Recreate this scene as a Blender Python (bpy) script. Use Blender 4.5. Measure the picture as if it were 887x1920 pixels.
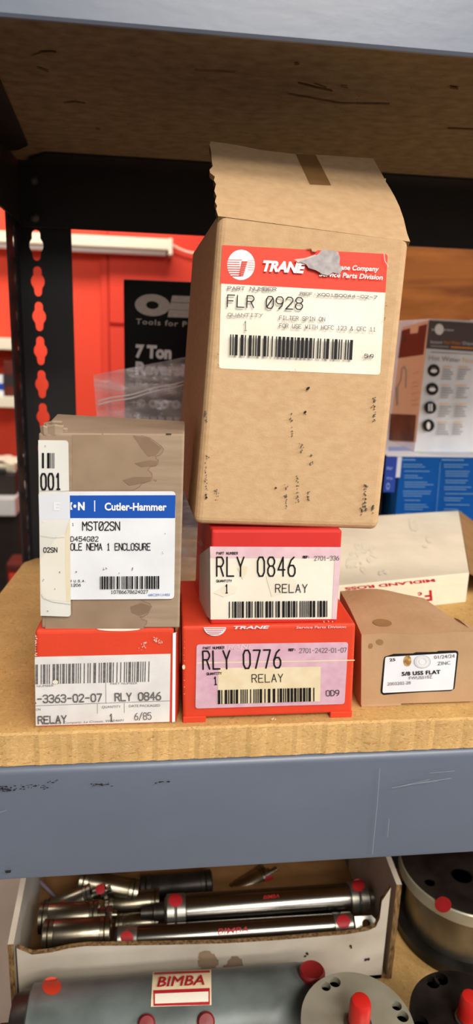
import bpy, bmesh, math, random
from mathutils import Vector, Matrix, noise

SC = bpy.context.scene
COL = SC.collection
for _o in list(bpy.data.objects):
    bpy.data.objects.remove(_o)
random.seed(7)

# ------------------------------------------------------------------ camera
W, H = 887, 1920
FPX = 1270.0
CAM = Vector((0.0, 0.0, 1.30))
YAW, PITCH, ROLL = 0.12180872, 0.25245465, 0.03287314
_cy, _sy, _cp, _sp = math.cos(YAW), math.sin(YAW), math.cos(PITCH), math.sin(PITCH)
_fw = Vector((_sy * _cp, _cy * _cp, -_sp))
_rt = Vector((_cy, -_sy, 0))
_up = _rt.cross(_fw)
_cr, _sr = math.cos(ROLL), math.sin(ROLL)
RT = _cr * _rt + _sr * _up
UP = -_sr * _rt + _cr * _up
FW = _fw
cd = bpy.data.cameras.new('camera')
cam = bpy.data.objects.new('camera', cd)
COL.objects.link(cam)
cd.sensor_fit = 'VERTICAL'
cd.sensor_height = 36.0
cd.lens = FPX / H * 36.0
cd.clip_start = 0.02
cd.dof.use_dof = True
cd.dof.focus_distance = 0.40
cd.dof.aperture_fstop = 8.5
cam.matrix_world = Matrix(((RT.x, UP.x, -FW.x, CAM.x), (RT.y, UP.y, -FW.y, CAM.y), (RT.z, UP.z, -FW.z, CAM.z), (0, 0, 0, 1)))
SC.camera = cam

# ------------------------------------------------------------------ world, lights, exposure
SC.view_settings.view_transform = 'Standard'
SC.view_settings.look = 'None'
SC.view_settings.exposure = -0.12
SC.view_settings.gamma = 1.0
SC.view_settings.use_curve_mapping = False
wd = bpy.data.worlds.new('room_ambient')
SC.world = wd
wd.use_nodes = True
_bg = wd.node_tree.nodes['Background']
_bg.inputs[0].default_value = (0.92, 0.95, 1.0, 1)
_bg.inputs[1].default_value = 0.17


def area(name, loc, target, sx, sy, power, col=(1, 1, 1)):
    l = bpy.data.lights.new(name, 'AREA')
    l.shape = 'RECTANGLE'
    l.size, l.size_y = sx, sy
    l.energy = power
    l.color = col
    o = bpy.data.objects.new(name, l)
    COL.objects.link(o)
    o.location = loc
    d = Vector(target) - Vector(loc)
    o.rotation_euler = d.to_track_quat('-Z', 'Y').to_euler()
    return o


area('aisle_ceiling_light', (0.45, -2.2, 2.75), (0.05, 0.4, 1.1), 1.6, 0.3, 44, (1.0, 0.94, 0.85))
area('near_ceiling_light', (0.75, -1.4, 2.80), (0.1, 0.4, 1.1), 1.4, 0.3, 46, (1.0, 0.94, 0.85))
area('aisle_far_light', (0.7, -4.6, 2.45), (0.1, 0.6, 1.2), 2.0, 0.5, 34, (1.0, 0.94, 0.86))
area('window_light', (2.6, -1.3, 1.9), (0.2, 0.36, 1.2), 0.9, 0.9, 18, (0.62, 0.79, 1.0))
area('added_rear_fill', (2.3, -0.2, 2.25), (0.35, 0.85, 1.2), 0.9, 0.4, 38, (1.0, 0.95, 0.9))  # added lamp, only there to brighten the rear cartons from the right
area('rear_room_light', (-0.4, 1.55, 2.75), (-0.4, 2.6, 1.2), 1.8, 0.4, 55, (1.0, 0.93, 0.84))

# ------------------------------------------------------------------ helpers


def ray(px, py):
    return ((px - W / 2) / FPX * RT - (py - H / 2) / FPX * UP + FW)


def at(px, py, ax, val):
    """the point of the plane x|y|z = val that the photograph shows at a pixel"""
    d = ray(px, py)
    return CAM + d * ((val - CAM[ax]) / d[ax])


def lin(c):
    c = c / 255.0
    return c / 12.92 if c <= 0.04045 else ((c + 0.055) / 1.055) ** 2.4


def rgb(r, g, b):
    return (lin(r), lin(g), lin(b), 1.0)


MATS = {}


def mat(name, c, rough=0.6, metal=0.0, var=0.0, scale=40.0, bump=0.0, bscale=200.0, c2=None, stretch=(1, 1, 1), spec=0.4, detail=5.0, coat=0.0):
    if name in MATS:
        return MATS[name]
    m = bpy.data.materials.new(name)
    m.use_nodes = True
    nt = m.node_tree
    b = nt.nodes['Principled BSDF']
    b.inputs['Roughness'].default_value = rough
    b.inputs['Metallic'].default_value = metal
    b.inputs['Specular IOR Level'].default_value = spec
    b.inputs['Coat Weight'].default_value = coat
    base = rgb(*c)
    b.inputs['Base Color'].default_value = base
    tc = nt.nodes.new('ShaderNodeTexCoord')
    mp = nt.nodes.new('ShaderNodeMapping')
    mp.inputs['Scale'].default_value = stretch
    nt.links.new(tc.outputs['Object'], mp.inputs['Vector'])
    n = nt.nodes.new('ShaderNodeTexNoise')
    n.inputs['Scale'].default_value = scale
    n.inputs['Detail'].default_value = detail
    nt.links.new(mp.outputs[0], n.inputs['Vector'])
    r = nt.nodes.new('ShaderNodeValToRGB')
    r.color_ramp.elements[0].position = 0.32
    r.color_ramp.elements[1].position = 0.68
    if c2 is None:
        k = 1.0 - var
        lo = (base[0] * k, base[1] * k, base[2] * k, 1)
    else:
        lo = rgb(*c2)
    r.color_ramp.elements[0].color = lo
    r.color_ramp.elements[1].color = base
    nt.links.new(n.outputs['Fac'], r.inputs['Fac'])
    nt.links.new(r.outputs['Color'], b.inputs['Base Color'])
    if bump > 0:
        n2 = nt.nodes.new('ShaderNodeTexNoise')
        n2.inputs['Scale'].default_value = bscale
        n2.inputs['Detail'].default_value = 4
        nt.links.new(mp.outputs[0], n2.inputs['Vector'])
        bp = nt.nodes.new('ShaderNodeBump')
        bp.inputs['Strength'].default_value = bump
        bp.inputs['Distance'].default_value = 0.002
        nt.links.new(n2.outputs['Fac'], bp.inputs['Height'])
        nt.links.new(bp.outputs[0], b.inputs['Normal'])
    MATS[name] = m
    return m


def mat_chip(name, base, dark, light, scale=260, stretch=(0.6, 1, 1.3), bump=0.6):
    """particle board: small chips of different browns"""
    if name in MATS:
        return MATS[name]
    m = bpy.data.materials.new(name)
    m.use_nodes = True
    nt = m.node_tree
    b = nt.nodes['Principled BSDF']
    b.inputs['Roughness'].default_value = 0.8
    b.inputs['Specular IOR Level'].default_value = 0.2
    tc = nt.nodes.new('ShaderNodeTexCoord')
    mp = nt.nodes.new('ShaderNodeMapping')
    mp.inputs['Scale'].default_value = stretch
    nt.links.new(tc.outputs['Object'], mp.inputs['Vector'])
    nz = nt.nodes.new('ShaderNodeTexNoise')
    nz.inputs['Scale'].default_value = 120
    nz.inputs['Detail'].default_value = 3
    nt.links.new(mp.outputs[0], nz.inputs['Vector'])
    mixv = nt.nodes.new('ShaderNodeMixRGB')
    mixv.inputs[0].default_value = 0.012
    nt.links.new(mp.outputs[0], mixv.inputs[1])
    nt.links.new(nz.outputs['Color'], mixv.inputs[2])
    v = nt.nodes.new('ShaderNodeTexVoronoi')
    v.inputs['Scale'].default_value = scale
    nt.links.new(mixv.outputs[0], v.inputs['Vector'])
    sep = nt.nodes.new('ShaderNodeSeparateColor')
    nt.links.new(v.outputs['Color'], sep.inputs[0])
    r = nt.nodes.new('ShaderNodeValToRGB')
    e = r.color_ramp.elements
    e[0].position = 0.0
    e[0].color = rgb(*dark)
    e[1].position = 1.0
    e[1].color = rgb(*light)
    x = e.new(0.18)
    x.color = rgb(*base)
    x = e.new(0.75)
    x.color = rgb(*base)
    nt.links.new(sep.outputs[0], r.inputs['Fac'])
    n2 = nt.nodes.new('ShaderNodeTexNoise')
    n2.inputs['Scale'].default_value = 30
    n2.inputs['Detail'].default_value = 8
    nt.links.new(mp.outputs[0], n2.inputs['Vector'])
    mr = nt.nodes.new('ShaderNodeMapRange')
    mr.inputs[1].default_value = 0.3
    mr.inputs[2].default_value = 0.7
    mr.inputs[3].default_value = 0.82
    mr.inputs[4].default_value = 1.08
    nt.links.new(n2.outputs['Fac'], mr.inputs[0])
    mu = nt.nodes.new('ShaderNodeMixRGB')
    mu.blend_type = 'MULTIPLY'
    mu.inputs[0].default_value = 1.0
    nt.links.new(r.outputs[0], mu.inputs[1])
    nt.links.new(mr.outputs[0], mu.inputs[2])
    nt.links.new(mu.outputs[0], b.inputs['Base Color'])
    bp = nt.nodes.new('ShaderNodeBump')
    bp.inputs['Strength'].default_value = bump
    bp.inputs['Distance'].default_value = 0.0015
    nt.links.new(sep.outputs[1], bp.inputs['Height'])
    nt.links.new(bp.outputs[0], b.inputs['Normal'])
    MATS[name] = m
    return m


def mat_plain(name, c, rough=0.6, metal=0.0):
    return mat(name, c, rough, metal, var=0.06, scale=60)


# colours of the things
M_BOARD_TOP = mat_chip('board_sanded_face', (201, 160, 98), (182, 140, 82), (211, 172, 110), 700, (1, 1, 1), 0.15)
M_BOARD_EDGE = mat_chip('board_chip_edge', (208, 166, 106), (182, 138, 84), (222, 184, 126), 1150, (0.55, 1, 1.2), 0.5)
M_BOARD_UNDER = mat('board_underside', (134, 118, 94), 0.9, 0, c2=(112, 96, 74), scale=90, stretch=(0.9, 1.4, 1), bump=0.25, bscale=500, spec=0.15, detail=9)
M_GREY = mat('grey_paint', (99, 107, 123), 0.36, 0.0, var=0.10, scale=9, bump=0.05, bscale=90, spec=0.55, stretch=(1, 1, 2))
M_SCUFF = mat('scuffed_black', (30, 30, 32), 0.6, var=0.3)
M_SCRATCH = mat('bare_scratch', (146, 152, 162), 0.5, var=0.1)
M_BLACK = mat('black_paint', (36, 35, 37), 0.45, 0, var=0.25, scale=30, bump=0.03, bscale=150, spec=0.5)
M_RIVET = mat('dark_steel_rivet', (92, 92, 94), 0.35, 0.3, var=0.3)
M_CARD = mat('tan_cardboard', (198, 163, 123), 0.82, 0, c2=(188, 152, 112), scale=170, stretch=(1.0, 1, 1.7), bump=0.12, bscale=700, spec=0.15, detail=10)
M_CARD_IN = mat('cardboard_inside', (150, 112, 72), 0.85, 0, var=0.2, scale=50, spec=0.15)
M_CARDG = mat('grey_brown_cardboard', (166, 144, 121), 0.82, 0, c2=(150, 128, 105), scale=40, stretch=(0.5, 1, 6), bump=0.12, bscale=600, spec=0.15, detail=9)
M_CARDG_STAIN = mat('damp_stain', (156, 133, 110), 0.8, 0, c2=(144, 121, 98), scale=60, spec=0.15)
M_CARDG_RIM = mat('stain_rim', (136, 112, 90), 0.8, 0, var=0.12, scale=80, spec=0.15)
M_CARDW = mat('washer_box_board', (190, 154, 117), 0.75, 0, c2=(172, 136, 100), scale=22, bump=0.1, bscale=300, spec=0.2, detail=8)
M_OIL = mat('oil_stain', (152, 114, 72), 0.6, 0, var=0.15, scale=200)
M_OIL2 = mat('oil_stain_brown', (214, 172, 104), 0.6, 0, c2=(120, 80, 40), scale=330)
M_RED = mat('red_carton', (222, 68, 40), 0.5, 0, var=0.10, scale=25, bump=0.04, bscale=400, spec=0.35)
M_REDT = mat('red_label_ink', (232, 68, 48), 0.55, 0, var=0.05, scale=60, spec=0.25)
M_REDP = mat('pinkish_red_carton', (214, 52, 46), 0.42, 0, var=0.12, scale=20, spec=0.4)
M_WEAR = mat('worn_white_edge', (232, 196, 184), 0.8, 0, var=0.2, scale=300)
M_LABEL = mat('label_paper', (236, 229, 214), 0.6, 0, c2=(226, 216, 196), scale=28, spec=0.25)
M_LABELW = mat('white_label', (232, 233, 236), 0.5, 0, c2=(218, 219, 224), scale=35, spec=0.3)
M_STRIP = mat('old_tape_label', (226, 224, 218), 0.5, 0, c2=(208, 204, 194), scale=26, spec=0.3)
M_AGED = mat('yellowed_paper', (226, 222, 210), 0.5, 0, c2=(220, 214, 198), scale=26, spec=0.3)
M_AGED3 = mat('yellowed_patch', (230, 221, 202), 0.6, 0, c2=(222, 210, 186), scale=90, spec=0.25)
M_AGED2 = mat('yellowed_edge', (222, 208, 176), 0.5, 0, c2=(224, 216, 196), scale=60, spec=0.3)
M_PAPERG = mat('greyed_paper', (228, 223, 219), 0.6, 0, c2=(212, 206, 203), scale=60, spec=0.2)
M_PINK = mat('pink_paper', (224, 192, 196), 0.6, 0, c2=(214, 176, 184), scale=130, spec=0.2)
M_LILAC = mat('lilac_paper', (214, 176, 188), 0.6, 0, c2=(203, 160, 176), scale=160, spec=0.2)
M_CREAM = mat('cream_paper', (228, 212, 178), 0.6, 0, c2=(220, 200, 162), scale=120, spec=0.2)
M_INK = mat('black_ink', (26, 24, 26), 0.6, 0, var=0.2, scale=300, spec=0.2)
M_INKG = mat('grey_ink', (88, 84, 84), 0.6, 0, c2=(120, 116, 114), scale=500, spec=0.2)
M_INKL = mat('light_grey_ink', (132, 126, 120), 0.6, 0, var=0.1, scale=500, spec=0.2)
M_BLUE = mat('blue_ink', (22, 82, 176), 0.5, 0, var=0.05, scale=50, spec=0.3)
M_WHITEP = mat('white_print', (240, 238, 236), 0.55, 0, var=0.03, scale=50, spec=0.25)
M_GHOST = mat('ghost_print', (212, 214, 222), 0.55, 0, var=0.03, scale=50, spec=0.25)
M_TORN = mat('torn_paper', (184, 176, 174), 0.85, 0, c2=(156, 148, 148), scale=300, spec=0.1)
M_TAPE = mat('brown_tape', (134, 96, 56), 0.45, 0, var=0.15, scale=70, spec=0.4)
M_OFFW = mat('off_white_board', (226, 216, 192), 0.65, 0, c2=(212, 202, 178), scale=24, spec=0.2, detail=7)
M_SMUDGE = mat('grey_smudge', (204, 196, 176), 0.7, 0, c2=(222, 213, 190), scale=120, spec=0.2)
M_MRED = mat('dark_red_print', (176, 30, 40), 0.55, 0, var=0.12, scale=200, spec=0.2)
M_WCARD = mat('white_carton', (206, 196, 180), 0.75, 0, c2=(178, 166, 148), scale=18, spec=0.2, detail=8)
M_CUT = mat('corrugated_cut_edge', (150, 118, 78), 0.9, 0, c2=(70, 50, 30), scale=420, spec=0.1, stretch=(1, 1, 0.25))
M_STEEL = mat('polished_steel', (146, 143, 138), 0.22, 1.0, c2=(112, 108, 100), scale=14, spec=0.5, bump=0.02, bscale=120, stretch=(0.2, 1, 1))
M_STEELB = mat('brushed_steel', (152, 149, 140), 0.34, 0.9, c2=(112, 108, 98), scale=30, bump=0.03, bscale=200)
M_BRASS = mat('nickel_brass', (150, 143, 126), 0.28, 1.0, c2=(104, 96, 80), scale=30, bump=0.03, bscale=160)
M_DARKM = mat('dark_grimy_steel', (74, 70, 64), 0.42, 0.8, c2=(34, 32, 30), scale=34, bump=0.1, bscale=160, detail=8)
M_ALU = mat('cast_aluminium', (196, 192, 172), 0.38, 0.5, c2=(160, 154, 132), scale=22, bump=0.04, bscale=120)
M_GPAINT = mat('grey_green_paint', (116, 124, 122), 0.42, 0.2, c2=(82, 88, 84), scale=22, bump=0.05, bscale=160, detail=9)
M_HOLE_SHADE = mat('hole_shade', (14, 13, 12), 0.8, 0, var=0.2)
M_REDCAP = mat('red_plastic', (196, 34, 26), 0.35, 0, var=0.08, scale=80, spec=0.5)
M_REDDOT = mat('red_dot', (176, 34, 40), 0.5, 0, var=0.15, scale=200, spec=0.3)
M_PLUG = mat('dark_red_plug', (124, 26, 26), 0.45, 0, var=0.1, scale=100, spec=0.4)
M_ORDOT = mat('orange_red_dot', (206, 62, 36), 0.5, 0, var=0.08, scale=200, spec=0.3)
M_PRBLACK = mat('glossy_black_print', (13, 12, 12), 0.42, 0, var=0.2, scale=60, bump=0.10, bscale=46, spec=0.16)
M_SILVER = mat('silver_grey_print', (206, 198, 188), 0.5, 0.0, var=0.15, scale=200)
M_SILVERD = mat('dim_grey_print', (170, 164, 158), 0.5, 0.0, var=0.15, scale=200)
M_WALLRED = mat('red_wall_paint', (228, 70, 46), 0.6, 0, var=0.04, scale=3, spec=0.25)
M_WALLRED2 = mat('red_door_paint', (218, 62, 42), 0.6, 0, var=0.04, scale=3, spec=0.25)
M_FLOOR = mat('concrete_floor', (150, 142, 128), 0.75, 0, c2=(136, 128, 114), scale=6, bump=0.1, bscale=40, spec=0.2, detail=9)
M_CREAMP = mat('cream_enamel', (232, 220, 196), 0.45, 0, var=0.04, scale=20)
M_DARKB = mat('dark_bench_panel', (46, 34, 30), 0.6, 0, var=0.3, scale=14)
M_BENCHTOP = mat('white_bench_edge', (206, 204, 202), 0.5, 0, var=0.06, scale=20)
M_BBLUE = mat('blue_carton', (0, 78, 156), 0.6, 0, var=0.08, scale=16, spec=0.15)
M_BBLUE2 = mat('royal_blue_carton', (26, 62, 160), 0.45, 0, var=0.08, scale=16, spec=0.35)
M_LBLUE = mat('pale_blue_print', (104, 150, 196), 0.5, 0, var=0.1, scale=200)
M_PBLUE = mat('sky_blue_print', (150, 176, 228), 0.5, 0, var=0.1, scale=60)
M_YEL = mat('yellow_green_print', (206, 206, 150), 0.5, 0, var=0.1, scale=100)
M_MAROON = mat('maroon_print', (98, 32, 20), 0.45, 0, var=0.15, scale=30)
M_TAUPE = mat('taupe_print', (92, 74, 68), 0.4, 0, var=0.1, scale=20)
M_PEACH = mat('peach_board', (222, 184, 146), 0.5, 0, var=0.05, scale=20)
M_BROWNP = mat('brown_photo_print', (112, 66, 40), 0.5, 0, c2=(60, 32, 22), scale=40)
M_ORANGE = mat('orange_print', (224, 140, 50), 0.5, 0, var=0.05, scale=40)
M_ORANGEL = mat('pale_orange_print', (236, 196, 150), 0.5, 0, var=0.05, scale=40)
M_TXTG = mat('grey_text_print', (150, 146, 142), 0.5, 0, var=0.05, scale=40)


def mat_wood():
    m = bpy.data.materials.new('plywood_sheet')
    m.use_nodes = True
    nt = m.node_tree
    b = nt.nodes['Principled BSDF']
    b.inputs['Roughness'].default_value = 0.7
    b.inputs['Specular IOR Level'].default_value = 0.15
    tc = nt.nodes.new('ShaderNodeTexCoord')
    mp = nt.nodes.new('ShaderNodeMapping')
    mp.inputs['Scale'].default_value = (1.0, 1.0, 5.0)
    mp.inputs['Rotation'].default_value = (0, math.radians(12), 0)
    nt.links.new(tc.outputs['Object'], mp.inputs['Vector'])
    n = nt.nodes.new('ShaderNodeTexNoise')
    n.inputs['Scale'].default_value = 4.5
    n.inputs['Detail'].default_value = 7
    n.inputs['Distortion'].default_value = 1.2
    nt.links.new(mp.outputs[0], n.inputs['Vector'])
    r = nt.nodes.new('ShaderNodeValToRGB')
    r.color_ramp.elements[0].position = 0.35
    r.color_ramp.elements[0].color = rgb(104, 55, 18)
    r.color_ramp.elements[1].position = 0.66
    r.color_ramp.elements[1].color = rgb(148, 86, 34)
    nt.links.new(n.outputs['Fac'], r.inputs['Fac'])
    nt.links.new(r.outputs[0], b.inputs['Base Color'])
    return m


M_WOOD = mat_wood()


def mat_film():
    m = bpy.data.materials.new('clear_film')
    m.use_nodes = True
    nt = m.node_tree
    for n in list(nt.nodes):
        nt.nodes.remove(n)
    out = nt.nodes.new('ShaderNodeOutputMaterial')
    mix = nt.nodes.new('ShaderNodeMixShader')
    tr = nt.nodes.new('ShaderNodeBsdfTransparent')
    tr.inputs[0].default_value = (0.93, 0.92, 0.93, 1)
    p = nt.nodes.new('ShaderNodeBsdfPrincipled')
    p.inputs['Base Color'].default_value = rgb(214, 206, 206)
    p.inputs['Roughness'].default_value = 0.16
    p.inputs['Specular IOR Level'].default_value = 0.9
    tc = nt.nodes.new('ShaderNodeTexCoord')
    mp = nt.nodes.new('ShaderNodeMapping')
    mp.inputs['Scale'].default_value = (0.6, 1, 2.2)
    mp.inputs['Rotation'].default_value = (0, math.radians(-18), 0)
    nt.links.new(tc.outputs['Object'], mp.inputs['Vector'])
    n = nt.nodes.new('ShaderNodeTexNoise')
    n.inputs['Scale'].default_value = 55
    n.inputs['Detail'].default_value = 5
    nt.links.new(mp.outputs[0], n.inputs['Vector'])
    bp = nt.nodes.new('ShaderNodeBump')
    bp.inputs['Strength'].default_value = 0.7
    bp.inputs['Distance'].default_value = 0.004
    nt.links.new(n.outputs['Fac'], bp.inputs['Height'])
    nt.links.new(bp.outputs[0], p.inputs['Normal'])
    mr = nt.nodes.new('ShaderNodeMapRange')
    mr.inputs[1].default_value = 0.35
    mr.inputs[2].default_value = 0.75
    mr.inputs[3].default_value = 0.11
    mr.inputs[4].default_value = 0.46
    nt.links.new(n.outputs['Fac'], mr.inputs[0])
    nt.links.new(mr.outputs[0], mix.inputs[0])
    nt.links.new(tr.outputs[0], mix.inputs[1])
    nt.links.new(p.outputs[0], mix.inputs[2])
    nt.links.new(mix.outputs[0], out.inputs[0])
    return m


M_FILM = mat_film()


class MB:
    """collects faces of one mesh, each with a material"""

    def __init__(s):
        s.v, s.f, s.m, s.mats, s.sm = [], [], [], [], []

    def mi(s, m):
        if m not in s.mats:
            s.mats.append(m)
        return s.mats.index(m)

    def add(s, verts, faces, m, smooth=False):
        o = len(s.v)
        s.v += [Vector(p) for p in verts]
        k = s.mi(m)
        for f in faces:
            s.f.append([i + o for i in f])
            s.m.append(k)
            s.sm.append(smooth)

    def bm_add(s, bm, m, smooth=False):
        bm.verts.index_update()
        s.add([v.co.copy() for v in bm.verts], [[v.index for v in f.verts] for f in bm.faces], m, smooth)
        bm.free()

    def box(s, lo, hi, m, bevel=0.0, M=None):
        x0, y0, z0 = lo
        x1, y1, z1 = hi
        c = [(x0, y0, z0), (x1, y0, z0), (x1, y1, z0), (x0, y1, z0), (x0, y0, z1), (x1, y0, z1), (x1, y1, z1), (x0, y1, z1)]
        if M is not None:
            c = [M @ Vector(p) for p in c]
        s.hexa(c, m, bevel)

    def hexa(s, c, m, bevel=0.0, seg=2, topmat=None):
        bm = bmesh.new()
        v = [bm.verts.new(p) for p in c]
        for f in ((3, 2, 1, 0), (4, 5, 6, 7), (0, 1, 5, 4), (1, 2, 6, 5), (2, 3, 7, 6), (3, 0, 4, 7)):
            bm.faces.new([v[i] for i in f])
        if bevel > 0:
            bmesh.ops.bevel(bm, geom=bm.edges[:], offset=bevel, segments=seg, affect='EDGES', profile=0.6)
        bmesh.ops.recalc_face_normals(bm, faces=bm.faces[:])
        s.bm_add(bm, m, False)

    def lathe(s, prof, m, M, seg=40, smooth=True, a0=0.0, a1=2 * math.pi):
        """prof: list of (r, z) along the axis; M places it"""
        full = abs(a1 - a0 - 2 * math.pi) < 1e-6
        vs, fs = [], []
        n = seg if full else seg + 1
        for r, z in prof:
            for i in range(n):
                a = a0 + (a1 - a0) * i / seg
                vs.append(M @ Vector((r * math.cos(a), r * math.sin(a), z)))
        for j in range(len(prof) - 1):
            for i in range(seg):
                i2 = (i + 1) % n
                fs.append([j * n + i, j * n + i2, (j + 1) * n + i2, (j + 1) * n + i])
        if prof[0][0] > 1e-6 and full:
            fs.append(list(range(n))[::-1])
        if prof[-1][0] > 1e-6 and full:
            fs.append([(len(prof) - 1) * n + i for i in range(n)])
        s.add(vs, fs, m, smooth)

    def build(s, name, parent=None, origin=None, thing=None):
        """parent: the part belongs to it; otherwise a top-level mesh with its origin at the base"""
        if parent is not None:
            r = parent
            while r.parent:
                r = r.parent
            off = r.location.copy()
        else:
            if origin is None:
                xs = [p.x for p in s.v]
                ys = [p.y for p in s.v]
                zs = [p.z for p in s.v]
                origin = ((min(xs) + max(xs)) / 2, (min(ys) + max(ys)) / 2, min(zs))
            off = Vector(origin)
        me = bpy.data.meshes.new(name)
        me.from_pydata([p - off for p in s.v], [], s.f)
        for m in s.mats:
            me.materials.append(m)
        me.polygons.foreach_set('material_index', s.m)
        me.polygons.foreach_set('use_smooth', s.sm)
        me.update()
        o = bpy.data.objects.new(name, me)
        COL.objects.link(o)
        if any(s.sm):
            try:
                me.set_sharp_from_angle(angle=math.radians(32))
            except Exception:
                pass
        if parent is not None:
            o.parent = parent
        else:
            o.location = off
        return o


def tag(o, label=None, cat=None, group=None, kind=None):
    if label:
        o['label'] = label
    if cat:
        o['category'] = cat
    if group:
        o['group'] = group
    if kind:
        o['kind'] = kind
    return o


def thing(name, loc, label, cat, group=None):
    o = bpy.data.objects.new(name, None)
    COL.objects.link(o)
    o.empty_display_size = 0.02
    o.location = loc
    return tag(o, label, cat, group)


# ---- lettering -----------------------------------------------------------
STROKE = {
    '0': [[(1, 0), (0, 1.3), (0, 4.7), (1, 6), (3, 6), (4, 4.7), (4, 1.3), (3, 0), (1, 0)]],
    '1': [[(1, 4.8), (2, 6), (2, 0)], [(1, 0), (3, 0)]],
    '2': [[(0, 4.8), (1, 6), (3, 6), (4, 5), (4, 4), (0, 0), (4, 0)]],
    '3': [[(0, 5.2), (1, 6), (3, 6), (4, 5), (4, 4), (3, 3.2), (1.6, 3.2)], [(3, 3.2), (4, 2.2), (4, 1), (3, 0), (1, 0), (0, .9)]],
    '4': [[(3, 0), (3, 6), (0, 2), (4, 2)]],
    '5': [[(4, 6), (0.3, 6), (0, 3.4), (1, 3.9), (3, 3.9), (4, 2.9), (4, 1), (3, 0), (1, 0), (0, .9)]],
    '6': [[(3.4, 6), (1.6, 5), (0, 2.6), (0, 1), (1, 0), (3, 0), (4, 1), (4, 2.4), (3, 3.4), (1, 3.4), (0, 2.4)]],
    '7': [[(0, 6), (4, 6), (1.2, 0)]],
    '8': [[(1, 3.2), (0, 4.2), (0, 5), (1, 6), (3, 6), (4, 5), (4, 4.2), (3, 3.2), (1, 3.2), (0, 2.2), (0, 1), (1, 0), (3, 0), (4, 1), (4, 2.2), (3, 3.2)]],
    '9': [[(4, 3.4), (3, 2.5), (1, 2.5), (0, 3.5), (0, 5), (1, 6), (3, 6), (4, 5), (4, 3.4), (3.4, 1.4), (1.6, 0)]],
    'A': [[(0, 0), (2, 6), (4, 0)], [(.7, 2), (3.3, 2)]],
    'B': [[(0, 0), (0, 6), (3, 6), (4, 5), (4, 4.1), (3, 3.2), (0, 3.2)], [(3, 3.2), (4, 2.3), (4, 1), (3, 0), (0, 0)]],
    'C': [[(4, 5), (3, 6), (1, 6), (0, 5), (0, 1), (1, 0), (3, 0), (4, 1)]],
    'D': [[(0, 0), (0, 6), (2.6, 6), (4, 4.6), (4, 1.4), (2.6, 0), (0, 0)]],
    'E': [[(4, 6), (0, 6), (0, 0), (4, 0)], [(0, 3.1), (3.2, 3.1)]],
    'F': [[(4, 6), (0, 6), (0, 0)], [(0, 3.1), (3.2, 3.1)]],
    'G': [[(4, 5), (3, 6), (1, 6), (0, 5), (0, 1), (1, 0), (3, 0), (4, 1), (4, 2.7), (2.4, 2.7)]],
    'H': [[(0, 0), (0, 6)], [(4, 0), (4, 6)], [(0, 3.1), (4, 3.1)]],
    'I': [[(2, 0), (2, 6)], [(1, 6), (3, 6)], [(1, 0), (3, 0)]],
    'K': [[(0, 0), (0, 6)], [(4, 6), (0, 2.6)], [(1.4, 3.8), (4, 0)]],
    'L': [[(0, 6), (0, 0), (4, 0)]],
    'M': [[(0, 0), (0, 6), (2, 3), (4, 6), (4, 0)]],
    'N': [[(0, 0), (0, 6), (4, 0), (4, 6)]],
    'O': [[(1, 0), (0, 1), (0, 5), (1, 6), (3, 6), (4, 5), (4, 1), (3, 0), (1, 0)]],
    'P': [[(0, 0), (0, 6), (3, 6), (4, 5), (4, 4), (3, 3), (0, 3)]],
    'Q': [[(1, 0), (0, 1), (0, 5), (1, 6), (3, 6), (4, 5), (4, 1), (3, 0), (1, 0)], [(2.4, 1.6), (4, -.2)]],
    'R': [[(0, 0), (0, 6), (3, 6), (4, 5), (4, 4.1), (3, 3.1), (0, 3.1)], [(2.2, 3.1), (4, 0)]],
    'S': [[(4, 5), (3, 6), (1, 6), (0, 5), (0, 4.1), (1, 3.3), (3, 2.8), (4, 2), (4, 1), (3, 0), (1, 0), (0, 1)]],
    'T': [[(0, 6), (4, 6)], [(2, 6), (2, 0)]],
    'U': [[(0, 6), (0, 1), (1, 0), (3, 0), (4, 1), (4, 6)]],
    'V': [[(0, 6), (2, 0), (4, 6)]],
    'W': [[(0, 6), (1, 0), (2, 3.4), (3, 0), (4, 6)]],
    'X': [[(0, 0), (4, 6)], [(0, 6), (4, 0)]],
    'Y': [[(0, 6), (2, 3), (4, 6)], [(2, 3), (2, 0)]],
    'Z': [[(0, 6), (4, 6), (0, 0), (4, 0)]],
    '-': [[(.4, 3), (3.6, 3)]], ':': [[(2, 1), (2, 1.5)], [(2, 4), (2, 4.5)]], '.': [[(1.8, 0), (2.2, .3)]],
    '/': [[(0, -.4), (4, 6.4)]], '&': [[(4, 0), (1, 4.6), (1.4, 6), (2.6, 6), (2.8, 4.8), (0.2, 2), (.2, .8), (1.2, 0), (2.6, 0), (4, 2.2)]],
}
STROKE['Ø'] = STROKE['0'] + [[(0.2, .6), (3.8, 5.4)]]
_fontcache = {}


def font_mesh(s, bold=0.0, shear=0.0, space=1.0):
    key = (s, bold, shear, space)
    if key not in _fontcache:
        cu = bpy.data.curves.new('lettering', 'FONT')
        cu.body = s
        cu.size = 1
        cu.offset = bold
        cu.shear = shear
        cu.space_character = space
        cu.resolution_u = 3
        o = bpy.data.objects.new('lettering', cu)
        COL.objects.link(o)
        dg = bpy.context.evaluated_depsgraph_get()
        me = bpy.data.meshes.new_from_object(o.evaluated_get(dg))
        vs = [(v.co.x, v.co.y) for v in me.vertices]
        fs = [list(p.vertices) for p in me.polygons]
        bpy.data.objects.remove(o)
        bpy.data.curves.remove(cu)
        bpy.data.meshes.remove(me)
        x0 = min(v[0] for v in vs)
        x1 = max(v[0] for v in vs)
        _fontcache[key] = ([((x - x0) / (x1 - x0), y / 0.727) for x, y in vs], fs)
    return _fontcache[key]


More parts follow.
